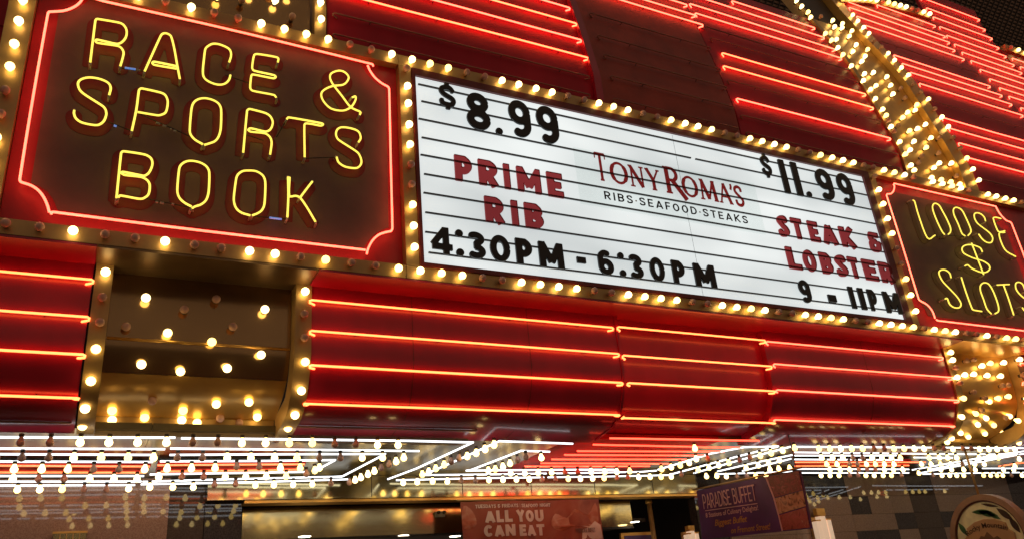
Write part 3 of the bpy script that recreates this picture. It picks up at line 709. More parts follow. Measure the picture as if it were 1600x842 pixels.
YN, YF = .045, .118
def bz(px, Y=.035): return [atY(a, b, Y) for a, b in px]
tl = [(112, -15), (121, 5), (112, 12), (100, 16.5), (85, 18.5)]
border_r = [
 smooth(bz([(131, -12), (127.5, 1), (119, 9.5), (108, 15), (97, 17.8), (82, 18.8)]), 4)+smooth(bz([(77, 19), (75, 21.5), (52, 150), (31, 280), (32, 284), (36, 286), (48, 290), (59, 297), (68, 308), (74, 321), (77, 332)]), 4),
 smooth(bz([(80, 335), (81, 332), (86, 332), (200, 346.5), (320, 361.3), (450, 376.5), (571, 390.7)]), 2),
 smooth(bz([(573, 397), (575, 389), (582, 376), (592, 367), (603, 363)]), 4)+smooth(bz([(611, 361.5), (613, 357), (610.5, 250), (608, 140), (606, 136), (597, 131), (586, 122), (578, 111), (574.5, 103)]), 4),
 smooth(bz([(140, -5), (160, 2), (320, 37.7), (450, 68.5), (582, 101), (583, 104)]), 2),
]
def inset_poly(px, Y):
    return [atY(a, b, Y) for a, b in px]
inner_race = inset_poly([(48, 288), (92, 21), (108, 21), (124, 14), (138, 2), (144, -6), (200, 14), (450, 73), (564, 102), (572, 116), (584, 129), (598, 139), (602, 142), (605, 250), (607, 356), (596, 360), (584, 367), (574, 378), (568, 388), (450, 373), (320, 357), (90, 328.5), (84, 314), (74, 300), (60, 291)], YF)
inner_race = list(reversed(inner_race)) if True else inner_race
def ccw(L):
    a = sum(L[i-1].x*L[i].z-L[i].x*L[i-1].z for i in range(len(L)))
    return L if a > 0 else list(reversed(L))
race = neon_sign('brown neon sign reading RACE & SPORTS BOOK in yellow tubes inside a red neon border', (.7, .05, 4.3), (-.66, 2.097, 4.284, 6.22), ccw(inner_race), border_r, RACE, YN, YF, PAINT_LETTER, .052,
    wires=[[(190, 107), (226, 112)], [(352, 118), (394, 132)], [(166, 190), (206, 205)], [(215, 177), (300, 215), (317, 226)], [(382, 210), (412, 220)], [(432, 215), (448, 187)], [(476, 248), (526, 246)], [(224, 310), (299, 325)], [(394, 338), (449, 343)]],
    tapes=[([(195, 106.5), (212, 109)], BLUE_TAPE), ([(213, 109.5), (219, 111)], ELECTRODE), ([(178, 196.5), (182, 198)], BLUE_TAPE), ([(244, 192), (250, 194.5)], ELECTRODE), ([(254, 196.5), (260, 198.5)], ELECTRODE), ([(266, 202), (268, 203)], ELECTRODE), ([(271, 204.5), (275, 206)], ELECTRODE), ([(243, 316), (247, 316.6)], ELECTRODE), ([(250, 317), (256, 318)], ELECTRODE), ([(268, 319), (272, 320)], ELECTRODE), ([(421, 340.5), (440, 343)], BLUE_TAPE)])
SLOTS = [
 ('L', [[(1426, 313), (1429, 315), (1435, 336), (1449, 372), (1461, 368)]]),
 ('O', [[(1476, 367), (1472, 362), (1465, 348), (1459, 333), (1457, 324), (1459, 319), (1463, 318.5), (1468, 322), (1473, 331), (1479, 342), (1485, 356), (1485, 363), (1481, 367)]]),
 ('O', [[(1508, 369), (1503, 365), (1497, 350), (1491, 337), (1489.5, 329), (1492, 325), (1497, 325), (1503, 329), (1508, 338), (1516, 356), (1517, 363), (1512, 369)]]),
 ('S', [[(1540, 346), (1538, 340), (1533, 335), (1527, 333), (1522.5, 335), (1523, 342), (1528, 350), (1546, 364), (1551, 372), (1549, 379), (1542, 379), (1535, 374), (1529, 366)]]),
 ('E', [[(1564, 342), (1556, 340), (1552, 342), (1559, 361), (1564, 362.5), (1570, 361)], [(1570, 363.5), (1561, 366), (1570, 390), (1587, 401)]]),
 ('$', [[(1535, 394), (1532, 388), (1525, 384.5), (1516, 382.5), (1507, 384), (1503, 389), (1506, 396), (1520, 403), (1536, 408), (1545, 414), (1546.5, 420), (1541, 425), (1532, 425), (1518, 419), (1512, 414), (1507, 416)], [(1518, 380), (1527, 403), (1537, 429)]]),
 ('S', [[(1486, 434), (1484, 427), (1478, 422), (1471, 421.6), (1467, 426), (1472, 438), (1484, 451), (1496, 464), (1501.6, 474), (1499, 480), (1491, 480), (1484, 475), (1480, 466), (1476, 467)]]),
 ('L', [[(1502, 433), (1510, 458), (1519, 482), (1522, 484), (1534, 486)]]),
 ('O', [[(1549, 490), (1542, 482), (1537, 468), (1532, 454), (1532, 446), (1537, 441.6), (1544, 443), (1550, 451), (1556, 465), (1560, 478), (1560, 486), (1554, 490)]]),
 ('T', [[(1557, 445), (1577, 444)], [(1568, 445), (1576, 467), (1584, 492)]]),
 ('S', [[(1602, 454), (1598, 444), (1592, 440.5), (1587, 443), (1588, 452), (1595, 461), (1606, 470), (1613, 481), (1610, 488), (1603, 487), (1597, 480)]]),
]
XR = 10.60
q = lambda a, b: atY(a, b, .035)
zt, zbt = q(1450, 299).z, q(1530, 508).z
border_s = [
 smooth([q(1396, 288), q(1397.5, 292), q(1396, 299), (q(1392, 303)), q(1386, 303.5)], 4)+smooth([q(1385.3, 306), q(1410, 384), q(1435.5, 467), q(1438, 469.5), q(1449, 476), (q(1457, 486)), q(1461, 497)], 3),
 smooth([q(1463, 499), q(1465.5, 500.5), Vector((9.6, .035, zbt)), Vector((XR-.22, .035, zbt))], 2),
 smooth([Vector((XR-.22, .035, zbt)), Vector((XR-.19, .035, zbt+.10)), Vector((XR-.1, .035, zbt+.19)), Vector((XR, .035, zbt+.22)), Vector((XR, .035, zt-.22)), Vector((XR-.1, .035, zt-.19)), Vector((XR-.19, .035, zt-.1)), Vector((XR-.22, .035, zt))], 3),
 smooth([q(1397, 287), Vector((9.0, .035, zt)), Vector((XR-.22, .035, zt))], 2),
]
zi, zo = 4.44, 6.06
inner_s = [Vector((a, 0, b)) for a, b in [(8.40, zi), (XR-.26, zi), (XR-.23, zi+.12), (XR-.14, zi+.21), (XR-.05, zi+.25), (XR-.05, zo-.25), (XR-.14, zo-.21), (XR-.23, zo-.12), (XR-.26, zo), (8.34, zo), (8.32, zo-.1), (8.22, zo-.18), (8.19, zo-.2), (8.19, zi+.25), (8.28, zi+.21), (8.37, zi+.12)]]
slots = neon_sign('brown neon sign reading LOOSE $ SLOTS in slim yellow tubes', (9.4, .05, 4.3), (8.12, 11.2, 4.28, 6.213), inner_s, border_s, SLOTS, .03, .112, PAINT_LETTER_B, .034,
    wires=[[(1449, 372), (1476, 368)], [(1481, 368), (1508, 370)], [(1534, 487), (1549, 491)], [(1584, 492), (1600, 486)]])

# boxes behind the signs: the undersides one sees
def sign_soffit(label, x0, x1, mt, y1=.43):
    o = MB().box(x0, x1, YT+.003, y1, 4.152, 4.169, mt).build('sign_soffit'); tag(o, label, 'soffit', 'underside panels of the signs'); return o
sign_soffit('red underside panel left of the bronze bulb panel', -3.4, -.075, RED)
sign_soffit('bronze underside panel above the lower bronze bulb panel', -.07, 1.40, BRONZE_SOFFIT, .5)
sign_soffit('long red underside panel beneath the letter board', 1.41, 8.80, RED, .46)
sign_soffit('gold underside panel beneath the slots sign', 8.81, 10.25, GOLD_SHEET, .5)

# ------------------------------------------------------------------ the white letter board
BX0, BX1, BZ0, BZ1 = 2.247, 7.885, 4.32, 6.137
YB = .055
brd = thing('letter_board', 'white backlit letter board with thin black rails in a dark red frame', 'marquee', (5.1, .05, 4.3))
MB().box(BX0, BX1, YB, YB+.10, BZ0, BZ1, BOARD).build('light_panel', brd)
MB().box(2.214, BX0-.001, .03, .3, 4.281, 6.212, RED_FRAME).build('frame_rail', brd)
MB().box(BX1+.001, 7.992, .03, .3, 4.281, 6.212, RED_FRAME).build('frame_rail', brd)
MB().box(BX0, BX1, .03, .3, BZ1+.001, 6.212, RED_FRAME).build('frame_rail', brd)
MB().box(BX0, BX1, .03, .3, 4.281, BZ0-.001, RED_FRAME).build('frame_rail', brd)
RZ = [EYE+5.5*z for z in (.8099, .778, .7435, .7095, .6775, .6440, .6110, .5778, .5450, .5120)]
for k, z in enumerate(RZ):
    a = BX0+(.03 if k % 2 else .008)+random.uniform(0, .02)
    if k == 1: # this rail has a gap
        g = atY(1078, 246, YB).x
        MB().box(a, g, YB-.018, YB-.002, z-.006, z+.006, RAIL).build('letter_rail', brd)
        MB().box(g+.06, BX1-.01, YB-.018, YB-.002, z-.006, z+.006, RAIL).build('letter_rail', brd)
    else: MB().box(a, BX1-.01, YB-.018, YB-.002, z-.006, z+.006, RAIL).build('letter_rail', brd)
SEAM = pbr('acrylic_seam', (.55, .58, .58), .4)
MB().box(atY(1065, 290, YB).x, atY(1065, 290, YB).x+.003, YB-.0025, YB-.0005, BZ0+.01, BZ1-.01, SEAM).build('panel_seam', brd)

YL = .008
LET = []
def put(word, items, zb_, zt_, w, mt, colour, what):
    seen = {}
    names = {'$': 'dollar sign', '.': 'point', ':': 'colon', '-': 'dash', '&': 'ampersand'}
    for i, (ch, pa, pb) in enumerate(items):
        A = atY(pa[0], pa[1], YL); B = atY(pb[0], pb[1], YL); LET.append((word, ch, round(A.x, 3), round(B.x, 3), round(A.z, 3), round(B.z, 3)))
        z0 = B.z if zb_ is None else zb_; z1 = A.z if zt_ is None else zt_
        lp, W = glyph_loops(ch, round(w*(.86 if ch.isdigit() and ch != '1' else .72 if ch == '$' else .92 if ch == 'M' else 1.0), 4), .03)
        sx = (B.x-A.x)/W; sz = (z1-z0)
        if ch == '.': sz = sx = (B.x-A.x)/W
        loops = [[(A.x+p*sx, z0+q_*sz) for p, q_ in l] for l in lp]
        m_ = MB().prism(loops, lambda a, b, d: (a, YL+d, b), .022, mt, .005)
        o = m_.build('marquee_letter')
        # origin at the foot of the letter
        c = Vector(((A.x+B.x)/2, YL, z0))
        for v in o.data.vertices: v.co -= c
        o.location = c
        kind = names.get(ch) or ('digit '+ch if ch.isdigit() else 'letter '+ch)
        seen[ch] = seen.get(ch, 0)+1
        tot = sum(1 for it in items if it[0] == ch)
        nth = '' if tot == 1 else {1: 'first ', 2: 'second ', 3: 'third '}[seen[ch]]
        tag(o, f'{nth}{colour} plastic {kind} in {what} on the white board'.strip(), 'letter', 'changeable letters on the letter board')
def Zr(px, py): return atY(px, py, YL).z
rowz = [z for z in RZ]
put('899', [('$', (685.5, 126), (714, 173)), ('8', (727, 141), (769, 206)), ('.', (775, 199), (787, 211)), ('9', (793, 153), (833, 217)), ('9', (836, 162), (877, 227))], None, None, .118, BLACK, 'large black', 'the price $8.99')
put('PRIME', [('P', (710, 240), (740, 285)), ('R', (747, 248), (781, 292)), ('I', (786, 255), (800, 295)), ('M', (807, 259), (848, 303)), ('E', (854, 268), (883, 310))], Zr(713, 281), Zr(710, 240.5), .133, LRED, 'red', 'the word PRIME')
put('RIB', [('R', (757, 305), (791, 351)), ('I', (798, 313), (813, 353)), ('B', (819, 316), (852, 358))], Zr(762, 346), Zr(757.5, 305), .133, LRED, 'red', 'the word RIB')
zb1, zt1 = Zr(820, 412.5), Zr(805, 370.5)
put('430', [('4', (673, 354), (709, 400)), (':', (711, 358), (727, 402)), ('3', (732, 362), (761, 407)), ('0', (765, 366), (800, 411)), ('P', (805, 370), (835, 415)), ('M', (841, 376), (884, 421))], zb1, zt1, .13, BLACK, 'black', 'the time 4:30PM')
put('dash1', [('-', (902, 402), (917, 411))], Zr(902, 417), Zr(902, 388), .16, BLACK, 'short black', 'the gap after 4:30PM')
put('630', [('6', (933, 388), (962, 430)), (':', (965, 396), (981, 434)), ('3', (983, 398), (1009, 440)), ('0', (1014, 402), (1043, 443)), ('P', (1049, 407), (1075, 446)), ('M', (1083, 411), (1123, 453))], zb1, zt1, .13, BLACK, 'black', 'the time 6:30PM')
put('1199', [('$', (1186, 238), (1210, 279)), ('1', (1215, 248), (1238, 303)), ('1', (1234, 252), (1258, 307)), ('.', (1261, 299), (1271, 309)), ('9', (1271, 261), (1309, 315)), ('9', (1304, 268), (1341, 323))], None, None, .118, BLACK, 'large black', 'the price $11.99')
zb2, zt2 = Zr(1253, 373.5), Zr(1235, 339)
put('STEAK', [('S', (1213, 336), (1237, 369)), ('T', (1235, 339), (1260, 375)), ('E', (1261, 343), (1285, 379)), ('A', (1281, 347), (1313, 383)), ('K', (1310, 352), (1341, 387))], zb2, zt2, .13, LRED, 'red', 'the word STEAK')
put('amp', [('&', (1354, 360), (1382, 394))], zb2, zt2, .13, LRED, 'red', 'the place after the word STEAK')
zb3, zt3 = Zr(1237, 419), Zr(1227, 384)
put('LOBSTER', [('L', (1227, 384), (1256, 421)), ('O', (1252, 387), (1280, 423)), ('B', (1279, 392), (1306, 428)), ('S', (1303, 396), (1329, 431)), ('T', (1324, 400), (1348, 436)), ('E', (1346, 403), (1376, 439)), ('R', (1371, 405), (1401, 441))], zb3, zt3, .13, LRED, 'red', 'the word LOBSTER')
zb4, zt4 = Zr(1262, 472), Zr(1250, 436)
put('9', [('9', (1246, 435), (1272, 473))], zb4, zt4, .13, BLACK, 'black', 'front of the time 11PM')
put('dash2', [('-', (1293, 455), (1307, 463))], zb4-.02, zt4-.02, .16, BLACK, 'short black', 'the gap before 11PM')
put('11PM', [('1', (1324, 445), (1341, 481)), ('1', (1339, 448), (1357, 483)), ('P', (1354, 449), (1376, 485)), ('M', (1378, 452), (1412, 488))], zb4, zt4, .13, BLACK, 'black', 'the time 11PM')

# the restaurant's printed panel, hung over the rails
rp_ = thing('restaurant_plate', 'clear plate printed with red TONY ROMA\'S lettering over RIBS SEAFOOD STEAKS', 'sign plate', (4.93, .03, 5.1))
def plate_mat():
    return tinted('plate_acrylic', (.955, .97, .965), (.7, .72, .72), .99)
px0, px1, pz0, pz1 = 3.81, 6.063, 5.097, 5.707
YP = .026
MB().box(px0, px1, YP, YP+.006, pz0, pz1, plate_mat()).build('clear_plate', rp_)
INK_R = tinted('print_red', (.36, .022, .022), (.35, .02, .02), .6); INK_K = pbr('print_black', (.02, .02, .02), .4)
def serif_glyph(ch):
    a, b, s = .088, .046, .034        # thick, thin, serif half widths
    sf = lambda x, z, h=.11: ([(x-h, z), (x+h, z)], s, True)
    if ch == 'T': return [([(.36, 0), (.36, 1)], a, True), ([(.02, .97), (.70, .97)], b*1.2, True), ([(.02, 1.0), (.02, .80)], s, True), ([(.70, 1.0), (.70, .80)], s, True), sf(.36, .018, .13)], .72
    if ch == 'O': return [(arc(.42, .5, .36, .47, 20, 160, 14), b*1.3, False), (arc(.42, .5, .36, .47, 200, 340, 14), b*1.3, False), (arc(.42, .5, .355, .47, 140, 220, 12), a, False), (arc(.42, .5, .355, .47, -40, 40, 12), a, False)], .84
    if ch == 'N': return [([(.13, 0), (.13, 1)], b, True), ([(.67, .02), (.67, 1)], b, True), ([(.10, .98), (.66, .02)], a, True), sf(.13, .018, .12), sf(.09, .98, .1), sf(.67, .98, .12)], .80
    if ch == 'Y': return [([(.06, 1), (.38, .46)], a, True), ([(.70, 1), (.38, .46)], b, True), ([(.38, 0), (.38, .5)], a, True), sf(.38, .018, .13), sf(.08, .98, .11), sf(.69, .98, .1)], .76
    if ch == 'R': return [([(.16, 0), (.16, 1)], a, True), ([(.16, .97), (.36, .97)]+arc(.36, .74, .21, .23, 90, -90, 14)+[(.16, .51)], b*1.2, True), (arc(.36, .74, .2, .22, 60, -60, 10), a*.8, False), ([(.36, .5), (.86, -.16)], a*1.05, True), sf(.16, .018, .13), sf(.12, .98, .1)], .74
    if ch == 'M': return [([(.12, 0), (.18, 1)], b, True), ([(.17, 1), (.47, .05)], a, True), ([(.47, .05), (.76, 1)], b, True), ([(.75, 1), (.83, 0)], a, True), sf(.12, .018, .11), sf(.83, .018, .12), sf(.15, .98, .08), sf(.78, .98, .08)], .95
    if ch == 'A': return [([(.08, 0), (.37, 1)], b, True), ([(.36, 1), (.68, 0)], a, True), ([(.18, .33), (.57, .33)], b, True), sf(.08, .018, .1), sf(.68, .018, .11)], .76
    if ch == 'S': return [(smooth([(.50, .74), (.48, .9), (.32, .97), (.14, .9), (.09, .76), (.17, .62), (.36, .48), (.50, .34), (.52, .2), (.42, .06), (.26, .03), (.1, .1), (.07, .28)], 3), b*1.7, True), (smooth([(.13, .67), (.25, .55), (.42, .42)], 3), a*.9, False)], .6
    if ch == "'": return [([(.1, .98), (.12, .86), (.05, .70)], b*1.5, True)], .22
logo = [('T', (928, 245), (950, 284), .0), ('O', (951, 254), (983, 291), 0), ('N', (981, 263), (1010, 297), 0), ('Y', (1008, 269), (1034, 300), 0), ('R', (1034, 265), (1068, 305), 0), ('O', (1064, 281), (1093, 312), 0), ('M', (1090, 286), (1124, 317), 0), ('A', (1120, 291), (1146, 322), 0), ("'", (1138, 288), (1145, 299), 0), ('S', (1145, 296), (1165, 326), 0)]
zlo = atY(949, 284, YP).z
for ch, pa, pb, _ in logo:
    st, W = serif_glyph(ch); A = atY(pa[0], pa[1], YP); B = atY(pb[0], pb[1], YP)
    lp = outline(st, .018); hgt = .30 if ch in 'TR' else (.235 if ch != "'" else .25)
    z0 = atY(1020, 298.5, YP).z if ch not in 'T' else zlo
    z0 = zlo+.0
    sx = (B.x-A.x)/W
    MB().prism([[(A.x+p*sx, z0+r*hgt) for p, r in l] for l in lp], lambda a, b, d: (a, YP-.004+d, b), .003, INK_R).build('red_letter', rp_)
a0 = atY(943, 299, YP); a1 = atY(1169, 350, YP)
zs0 = atY(945, 311.5, YP).z; hs = atY(943, 299, YP).z-zs0
sub = 'RIBS·SEAFOOD·STEAKS'
adv = [glyph_loops(c, .08)[1]+.30 for c in sub]; tot = sum(adv)-.3; k_ = (a1.x-a0.x)/tot; x = 0
for c, a_ in zip(sub, adv):
    lp, W = glyph_loops(c, .08)
    MB().prism([[(a0.x+(x+p)*k_, zs0+r*hs) for p, r in l] for l in lp], lambda a, b, d: (a, YP-.004+d, b), .003, INK_K if c != '·' else pbr('print_gold', (.5, .25, .08), .4)).build('small_letter', rp_)
    x += a_

# ------------------------------------------------------------------ bronze and gold panels set with bulbs
def sheet_bulbs(t, P, off, L, U, down=False):
    for lst, lit in ((L, True), (U, False)):
        for a, b in lst:
            p = hit(a, b, P, off)
            if p is None: continue
            n = prof_normal(P, p.z)
            bulb(t, p, n, lit)
def trim_on(t, P, x0, x1, z0, z1, off, thick, mt=BRASS): sheet(P, x0, x1, z0, z1, off, thick, mt).build('edge_trim', t)
low = thing('bulb_fascia', 'dark bronze mirror panel with scattered bulbs below the sportsbook sign', 'bulb panel', (.68, .4, 3.3), 'metal panels studded with bulbs')
sheet(PB, .045, 1.30, 3.452, 4.165, 0, .03, BRONZE).build('curved_sheet', low)
sheet(PB, .045, 1.30, 3.255, 3.449, 0, .03, GOLD_SHEET).build('lit_tone_underside', low)  # lower part in gold: the bulbs' glow on the bronze put into colour
MB().box(.045, 1.30, .985, 1.02, 3.115, 3.262, BRASS).build('bottom_lip', low)
MB().tube([(.05, float(np.interp(3.67, *zip(*PB)))-.004, 3.67), (1.295, float(np.interp(3.67, *zip(*PB)))-.004, 3.67)], .011, GOLD_SHEET, 10).build('streak_bead', low)  # bead along the crease, added to catch bulb light as a bright streak
trim_on(low, PL, -.067, .043, 3.135, 4.165, -.02, .16); trim_on(low, PL, 1.303, 1.425, 3.135, 4.165, -.02, .16)
sheet_bulbs(low, PL, -.065, [(165, 425), (150, 545), (142, 595), (133, 638), (129, 665), (477, 455), (477, 565), (471, 610), (461, 648), (450, 668)], [(160, 464), (156, 503), (476, 490), (476, 527), (431, 686)])
sheet_bulbs(low, PB, -.055, [(228, 465), (262, 520), (331, 534), (414, 483), (408, 554), (221, 569), (282, 580), (355, 575), (175, 641), (226, 652), (286, 641), (308, 660), (338, 631), (389, 628), (402, 651), (175, 656), (284, 656)],
            [(288, 483), (338, 467), (197, 510), (364, 510), (238, 626), (344, 653), (374, 660)])
lr = thing('bulb_fascia', 'gold panel crowded with lit bulbs below the slots sign', 'bulb panel', (9.5, .4, 3.3), 'metal panels studded with bulbs')
sheet(PB, 8.93, 10.15, 3.255, 4.165, 0, .03, GOLD_SHEET).build('curved_sheet', lr)
MB().box(8.93, 10.15, .985, 1.02, 3.115, 3.262, BRASS).build('bottom_lip', lr)
trim_on(lr, PL, 8.81, 8.925, 3.135, 4.165, -.02, .16); trim_on(lr, PL, 10.155, 10.29, 3.135, 4.165, -.02, .16)
sheet_bulbs(lr, PL, -.065, [(1486, 550), (1489, 562), (1496, 589), (1506, 622), (1503, 651), (1480, 690), (1487, 684), (1594, 561), (1606, 622), (1591, 657), (1592, 691)], [(1494, 574), (1501, 598), (1600, 585)])
sheet_bulbs(lr, PB, -.055, [(1535, 571), (1548, 567), (1569, 566), (1508, 585), (1522, 584), (1543, 586), (1564, 587), (1546, 627), (1560, 622), (1576, 619), (1525, 646), (1541, 653), (1578, 650), (1528, 663), (1513, 682), (1501, 676), (1539, 677), (1567, 677), (1553, 664)],
            [(1522, 561), (1511, 563), (1567, 602), (1522, 612), (1540, 622), (1572, 652), (1576, 601), (1535, 640)])
tlp = thing('bulb_fascia', 'bronze bulb panel rising above the sportsbook sign', 'bulb panel', (.68, .15, 6.34), 'metal panels studded with bulbs')
sheet(PU, .06, 1.40, 6.20, 9.2, .06, .03, BRONZE).build('curved_sheet', tlp)
trim_on(tlp, PU, -.067, .058, 6.20, 9.2, -.03, .16); trim_on(tlp, PU, 1.42, 1.525, 6.20, 9.2, -.03, .16)
sheet_bulbs(tlp, PU, .0, [(430, 1), (452, -12), (392, -14), (340, -6)], [(378, 0), (457, 26), (424, -14)])
sheet_bulbs(tlp, PU, -.075, [(501, 4), (502, 30), (500, -22)], [])
rb = thing('bulb_fascia', 'tall curving gold ribbon crowded with bulbs, rising between red neon panels', 'bulb panel', (9.45, .2, 6.34), 'metal panels studded with bulbs')
sheet(PU, 9.292, 10.37, 6.20, 9.97, .06, .03, GOLD_SHEET).build('curved_sheet', rb)
sheet(PU, 9.292, 10.37, 9.975, 11.2, .10, .03, pbr('unlit_gold_tone', (.05, .032, .02), .5)).build('unlit_top_sheet', rb)  # upper ribbon past the bulbs, missing light put into its dark colour
trim_on(rb, PU, 9.20, 9.29, 6.20, 11.2, -.03, .16); trim_on(rb, PU, 10.38, 10.66, 6.20, 11.2, -.03, .16, GOLD_SHEET)
c1 = lambda L: [(1280+a/5, b/5) for a, b in L]; c2 = lambda L: [(1280+a/5, 168+b/5) for a, b in L]
sheet_bulbs(rb, PU, -.075, c1([(50, 262), (98, 315), (148, 373), (187, 427), (253, 515), (347, 630), (403, 700), (440, 772)])+c2([(497, 15), (525, 62), (563, 150), (630, 268), (675, 365), (718, 452)])+[(1267, 27), (1263, 19), (1253, 10), (1245, 1)],
            c2([(545, 100), (590, 185)])+c1([(15, 130)]))
sheet_bulbs(rb, PU, -.075, c1([(263, 118), (303, 165), (348, 215), (390, 262), (540, 418), (590, 472), (643, 530), (697, 588), (855, 775)])+c2([(960, 75), (1010, 150), (1155, 395), (1203, 482), (1250, 568)]),
            c1([(432, 318), (487, 368), (740, 655), (797, 720)])+c2([(905, 10), (1050, 235), (1105, 315)]))
sheet_bulbs(rb, PU, .0, c1([(107, 160), (183, 185), (122, 210), (180, 218), (257, 242), (237, 283), (137, 308), (290, 350), (380, 387), (265, 403), (360, 440), (335, 480), (425, 567), (355, 577), (530, 600), (560, 667), (445, 670), (578, 735), (765, 818)])
            + c2([(655, 78), (693, 38), (752, 20), (832, 132), (707, 182), (770, 165), (875, 237), (742, 265), (838, 312), (712, 332), (900, 470), (940, 435), (1035, 435), (745, 490), (880, 548), (955, 565), (1030, 582), (1100, 600)]),
            c1([(430, 560), (640, 690), (672, 765)])+c2([(620, 140), (940, 240), (935, 355), (805, 380), (780, 430), (1075, 535)]))

# bulb strips along the stepped crown
def crown_strip(label, x0, x1, P, ztop, n, pat, group='bulb strips on the crown'):
    t = thing('bulb_strip', label, 'light strip', (x0, 1.6, ztop(x0)), group)
    zs = [a for a, b in P]; ys = [b for a, b in P]
    pts = [Vector((x0+(x1-x0)*k/12, 0, 0)) for k in range(13)]
    vs = []; fs = []
    for p in pts:
        z = ztop(p.x); y = float(np.interp(z, zs, ys))
        for dy, dz in ((-.05, -.02), (-.05, .12), (.12, .12), (.12, -.02)): vs.append((p.x, y+dy, z+dz))
    for k in range(12):
        for j in range(4): fs.append((k*4+j, k*4+(j+1) % 4, (k+1)*4+(j+1) % 4, (k+1)*4+j))
    fs += [(0, 1, 2, 3), tuple(12*4+j for j in (3, 2, 1, 0))]
    MB().add(vs, fs, BRASS).build('trough', t)
    for k in range(n):
        x = x0+(x1-x0)*(k+.5)/n; z = ztop(x)+.05; y = float(np.interp(z, zs, ys))-.095
        bulb(t, (x, y, z), (0, -1, .1), pat[k % len(pat)] == 'L', 1.25)
crown_strip('bulb strip along the sloping top of the red crown panel', 10.6, 13.36, PU, lambda x: crown_top(x)+.01, 16, 'LLLLLLLuLLLLuuLLLuu')
crown_strip('short bulb strip on the lowest step of the crown, at the upper right corner', 15.5, 19.8, PU, lambda x: 11.27, 18, 'uLLLuuLLL')

# ------------------------------------------------------------------ entrance canopy: mirrored ceiling, neon outlines and bulbs
ZC, ZT, ZBU = 3.15, 3.08, 3.012
def red_strip(t, a, b, c, d):
    P = [atZ(p[0], p[1], ZT+.012) for p in (a, b, c, d)]
    m_ = MB(); n = P+[p+Vector((0, 0, .03)) for p in P]
    m_.add(n, [(0, 1, 2, 3), (7, 6, 5, 4), (0, 4, 5, 1), (1, 5, 6, 2), (2, 6, 7, 3), (3, 7, 4, 0)], RED_MATTE); m_.build('red_channel', t)
def coffer(label, x0, x1, y0=.93, y1=2.78, mt=None):
    t = thing('canopy_ceiling', label, 'canopy ceiling', ((x0+x1)/2, 1.8, ZC), 'sections of the entrance canopy ceiling')
    MB().box(x0+.002, x1-.002, y0, y1, ZC, ZC+.05, mt or STEEL).build('mirror_soffit', t)
    return t
def ctube(t, px, mt, z=ZT, r=.0085):
    P = [atZ(a, b, z) for a, b in px]
    MB().tube(P, r, mt).build('neon_tube', t)
def cbulbs(t, L, U=(), z=ZBU):
    for lst, lit in ((L, True), (U, False)):
        for a, b in lst: bulb(t, atZ(a, b, z), (0, 0, -1), lit, .86)
def row(y, xs, dy=0.0):
    return [(x, y+dy*(x-xs[0])) for x in xs]
W_ = NEON_WHITE
cA = coffer('canopy ceiling section at the left edge with straight white and red neon bars', -3.4, .42)
for px, mt in [([(-160, 682), (274, 683)], W_), ([(-160, 699.5), (258, 701)], W_), ([(-160, 708), (243, 710)], W_), ([(-160, 720), (239, 721)], W_), ([(-160, 726), (234, 728)], NEON_DEEP), ([(-160, 737), (228, 737.5)], NEON_DEEP),
               ([(-160, 743), (225, 743)], W_), ([(-160, 752), (221, 751.5)], W_), ([(-160, 758.5), (211, 757)], W_)]: ctube(cA, px, mt)
red_strip(cA, (-160, 724.5), (236, 726.5), (228, 739.5), (-160, 739.5))
cbulbs(cA, row(691, [125, 170, 215, 260])+row(715, [115, 158, 200, 240])+row(733, [22, 65, 106, 226])+row(748, [20, 140, 178, 214])+row(765, [27, 62, 97, 201], -.01),
       row(691, [-14, 32, 78])+row(715, [-6, 34, 76])+row(733, [146, 186])+row(748, [60, 100])+row(764, [131, 166]))
cB = coffer('canopy ceiling section with nested neon bars ending in a point, below the bronze panel', .42, 2.62)
for px, mt in [([(283, 684), (480, 686), (640, 688), (739, 690.5), (650, 731.5), (606, 748)], W_), ([(266, 700), (480, 702), (655, 704)], W_), ([(265, 710), (420, 709), (602, 708.5), (535, 743.5), (505, 745)], W_), ([(250, 720), (400, 719.5), (524, 718), (492, 735)], W_),
               ([(246, 726), (476, 724.5)], NEON_DEEP), ([(245, 736), (470, 733)], NEON_DEEP), ([(234, 740.5), (320, 739), (480, 736.5)], W_), ([(223, 752), (320, 749), (500, 744.5), (534, 744)], W_), ([(220, 756), (400, 752.5), (545, 748)], W_)]: ctube(cB, px, mt)
red_strip(cB, (247, 724.5), (478, 723), (470, 735.5), (243, 738))
cbulbs(cB, row(692, [378, 415, 452, 488])+row(695, [590, 622])+row(715, [355, 392, 429, 464, 566, 598])+row(732, [261, 299, 336], -.01)+row(731, [438, 469, 499])+[(492, 735)]+row(745, [248, 352, 384, 416, 447], -.005)+row(761, [234, 270, 302])+row(758, [399, 428, 458, 488], -.02)
       + [(555, 750), (564, 746), (575, 741), (585, 736), (619, 721), (631, 715)], row(691, [301, 340])+row(694, [523, 556])+row(715, [277, 316, 499, 532])+row(729, [370, 405])+row(745, [284, 318])+[(479, 740), (335, 757), (368, 756), (517, 755), (546, 753.5), (596, 731), (608, 725.5)])
cZ = coffer('canopy ceiling section where white neon bars run diagonally in a zigzag', 2.62, 3.98)
for px, mt in [([(895, 692.5), (780, 688.5), (726, 713), (662, 741.5), (760, 740.5), (854, 739)], W_), ([(859, 705), (814, 703.5), (736, 733.5), (728, 734.5), (900, 733), (960, 733)], W_), ([(619, 749.5), (740, 746.5), (850, 745)], W_)]: ctube(cZ, px, mt)
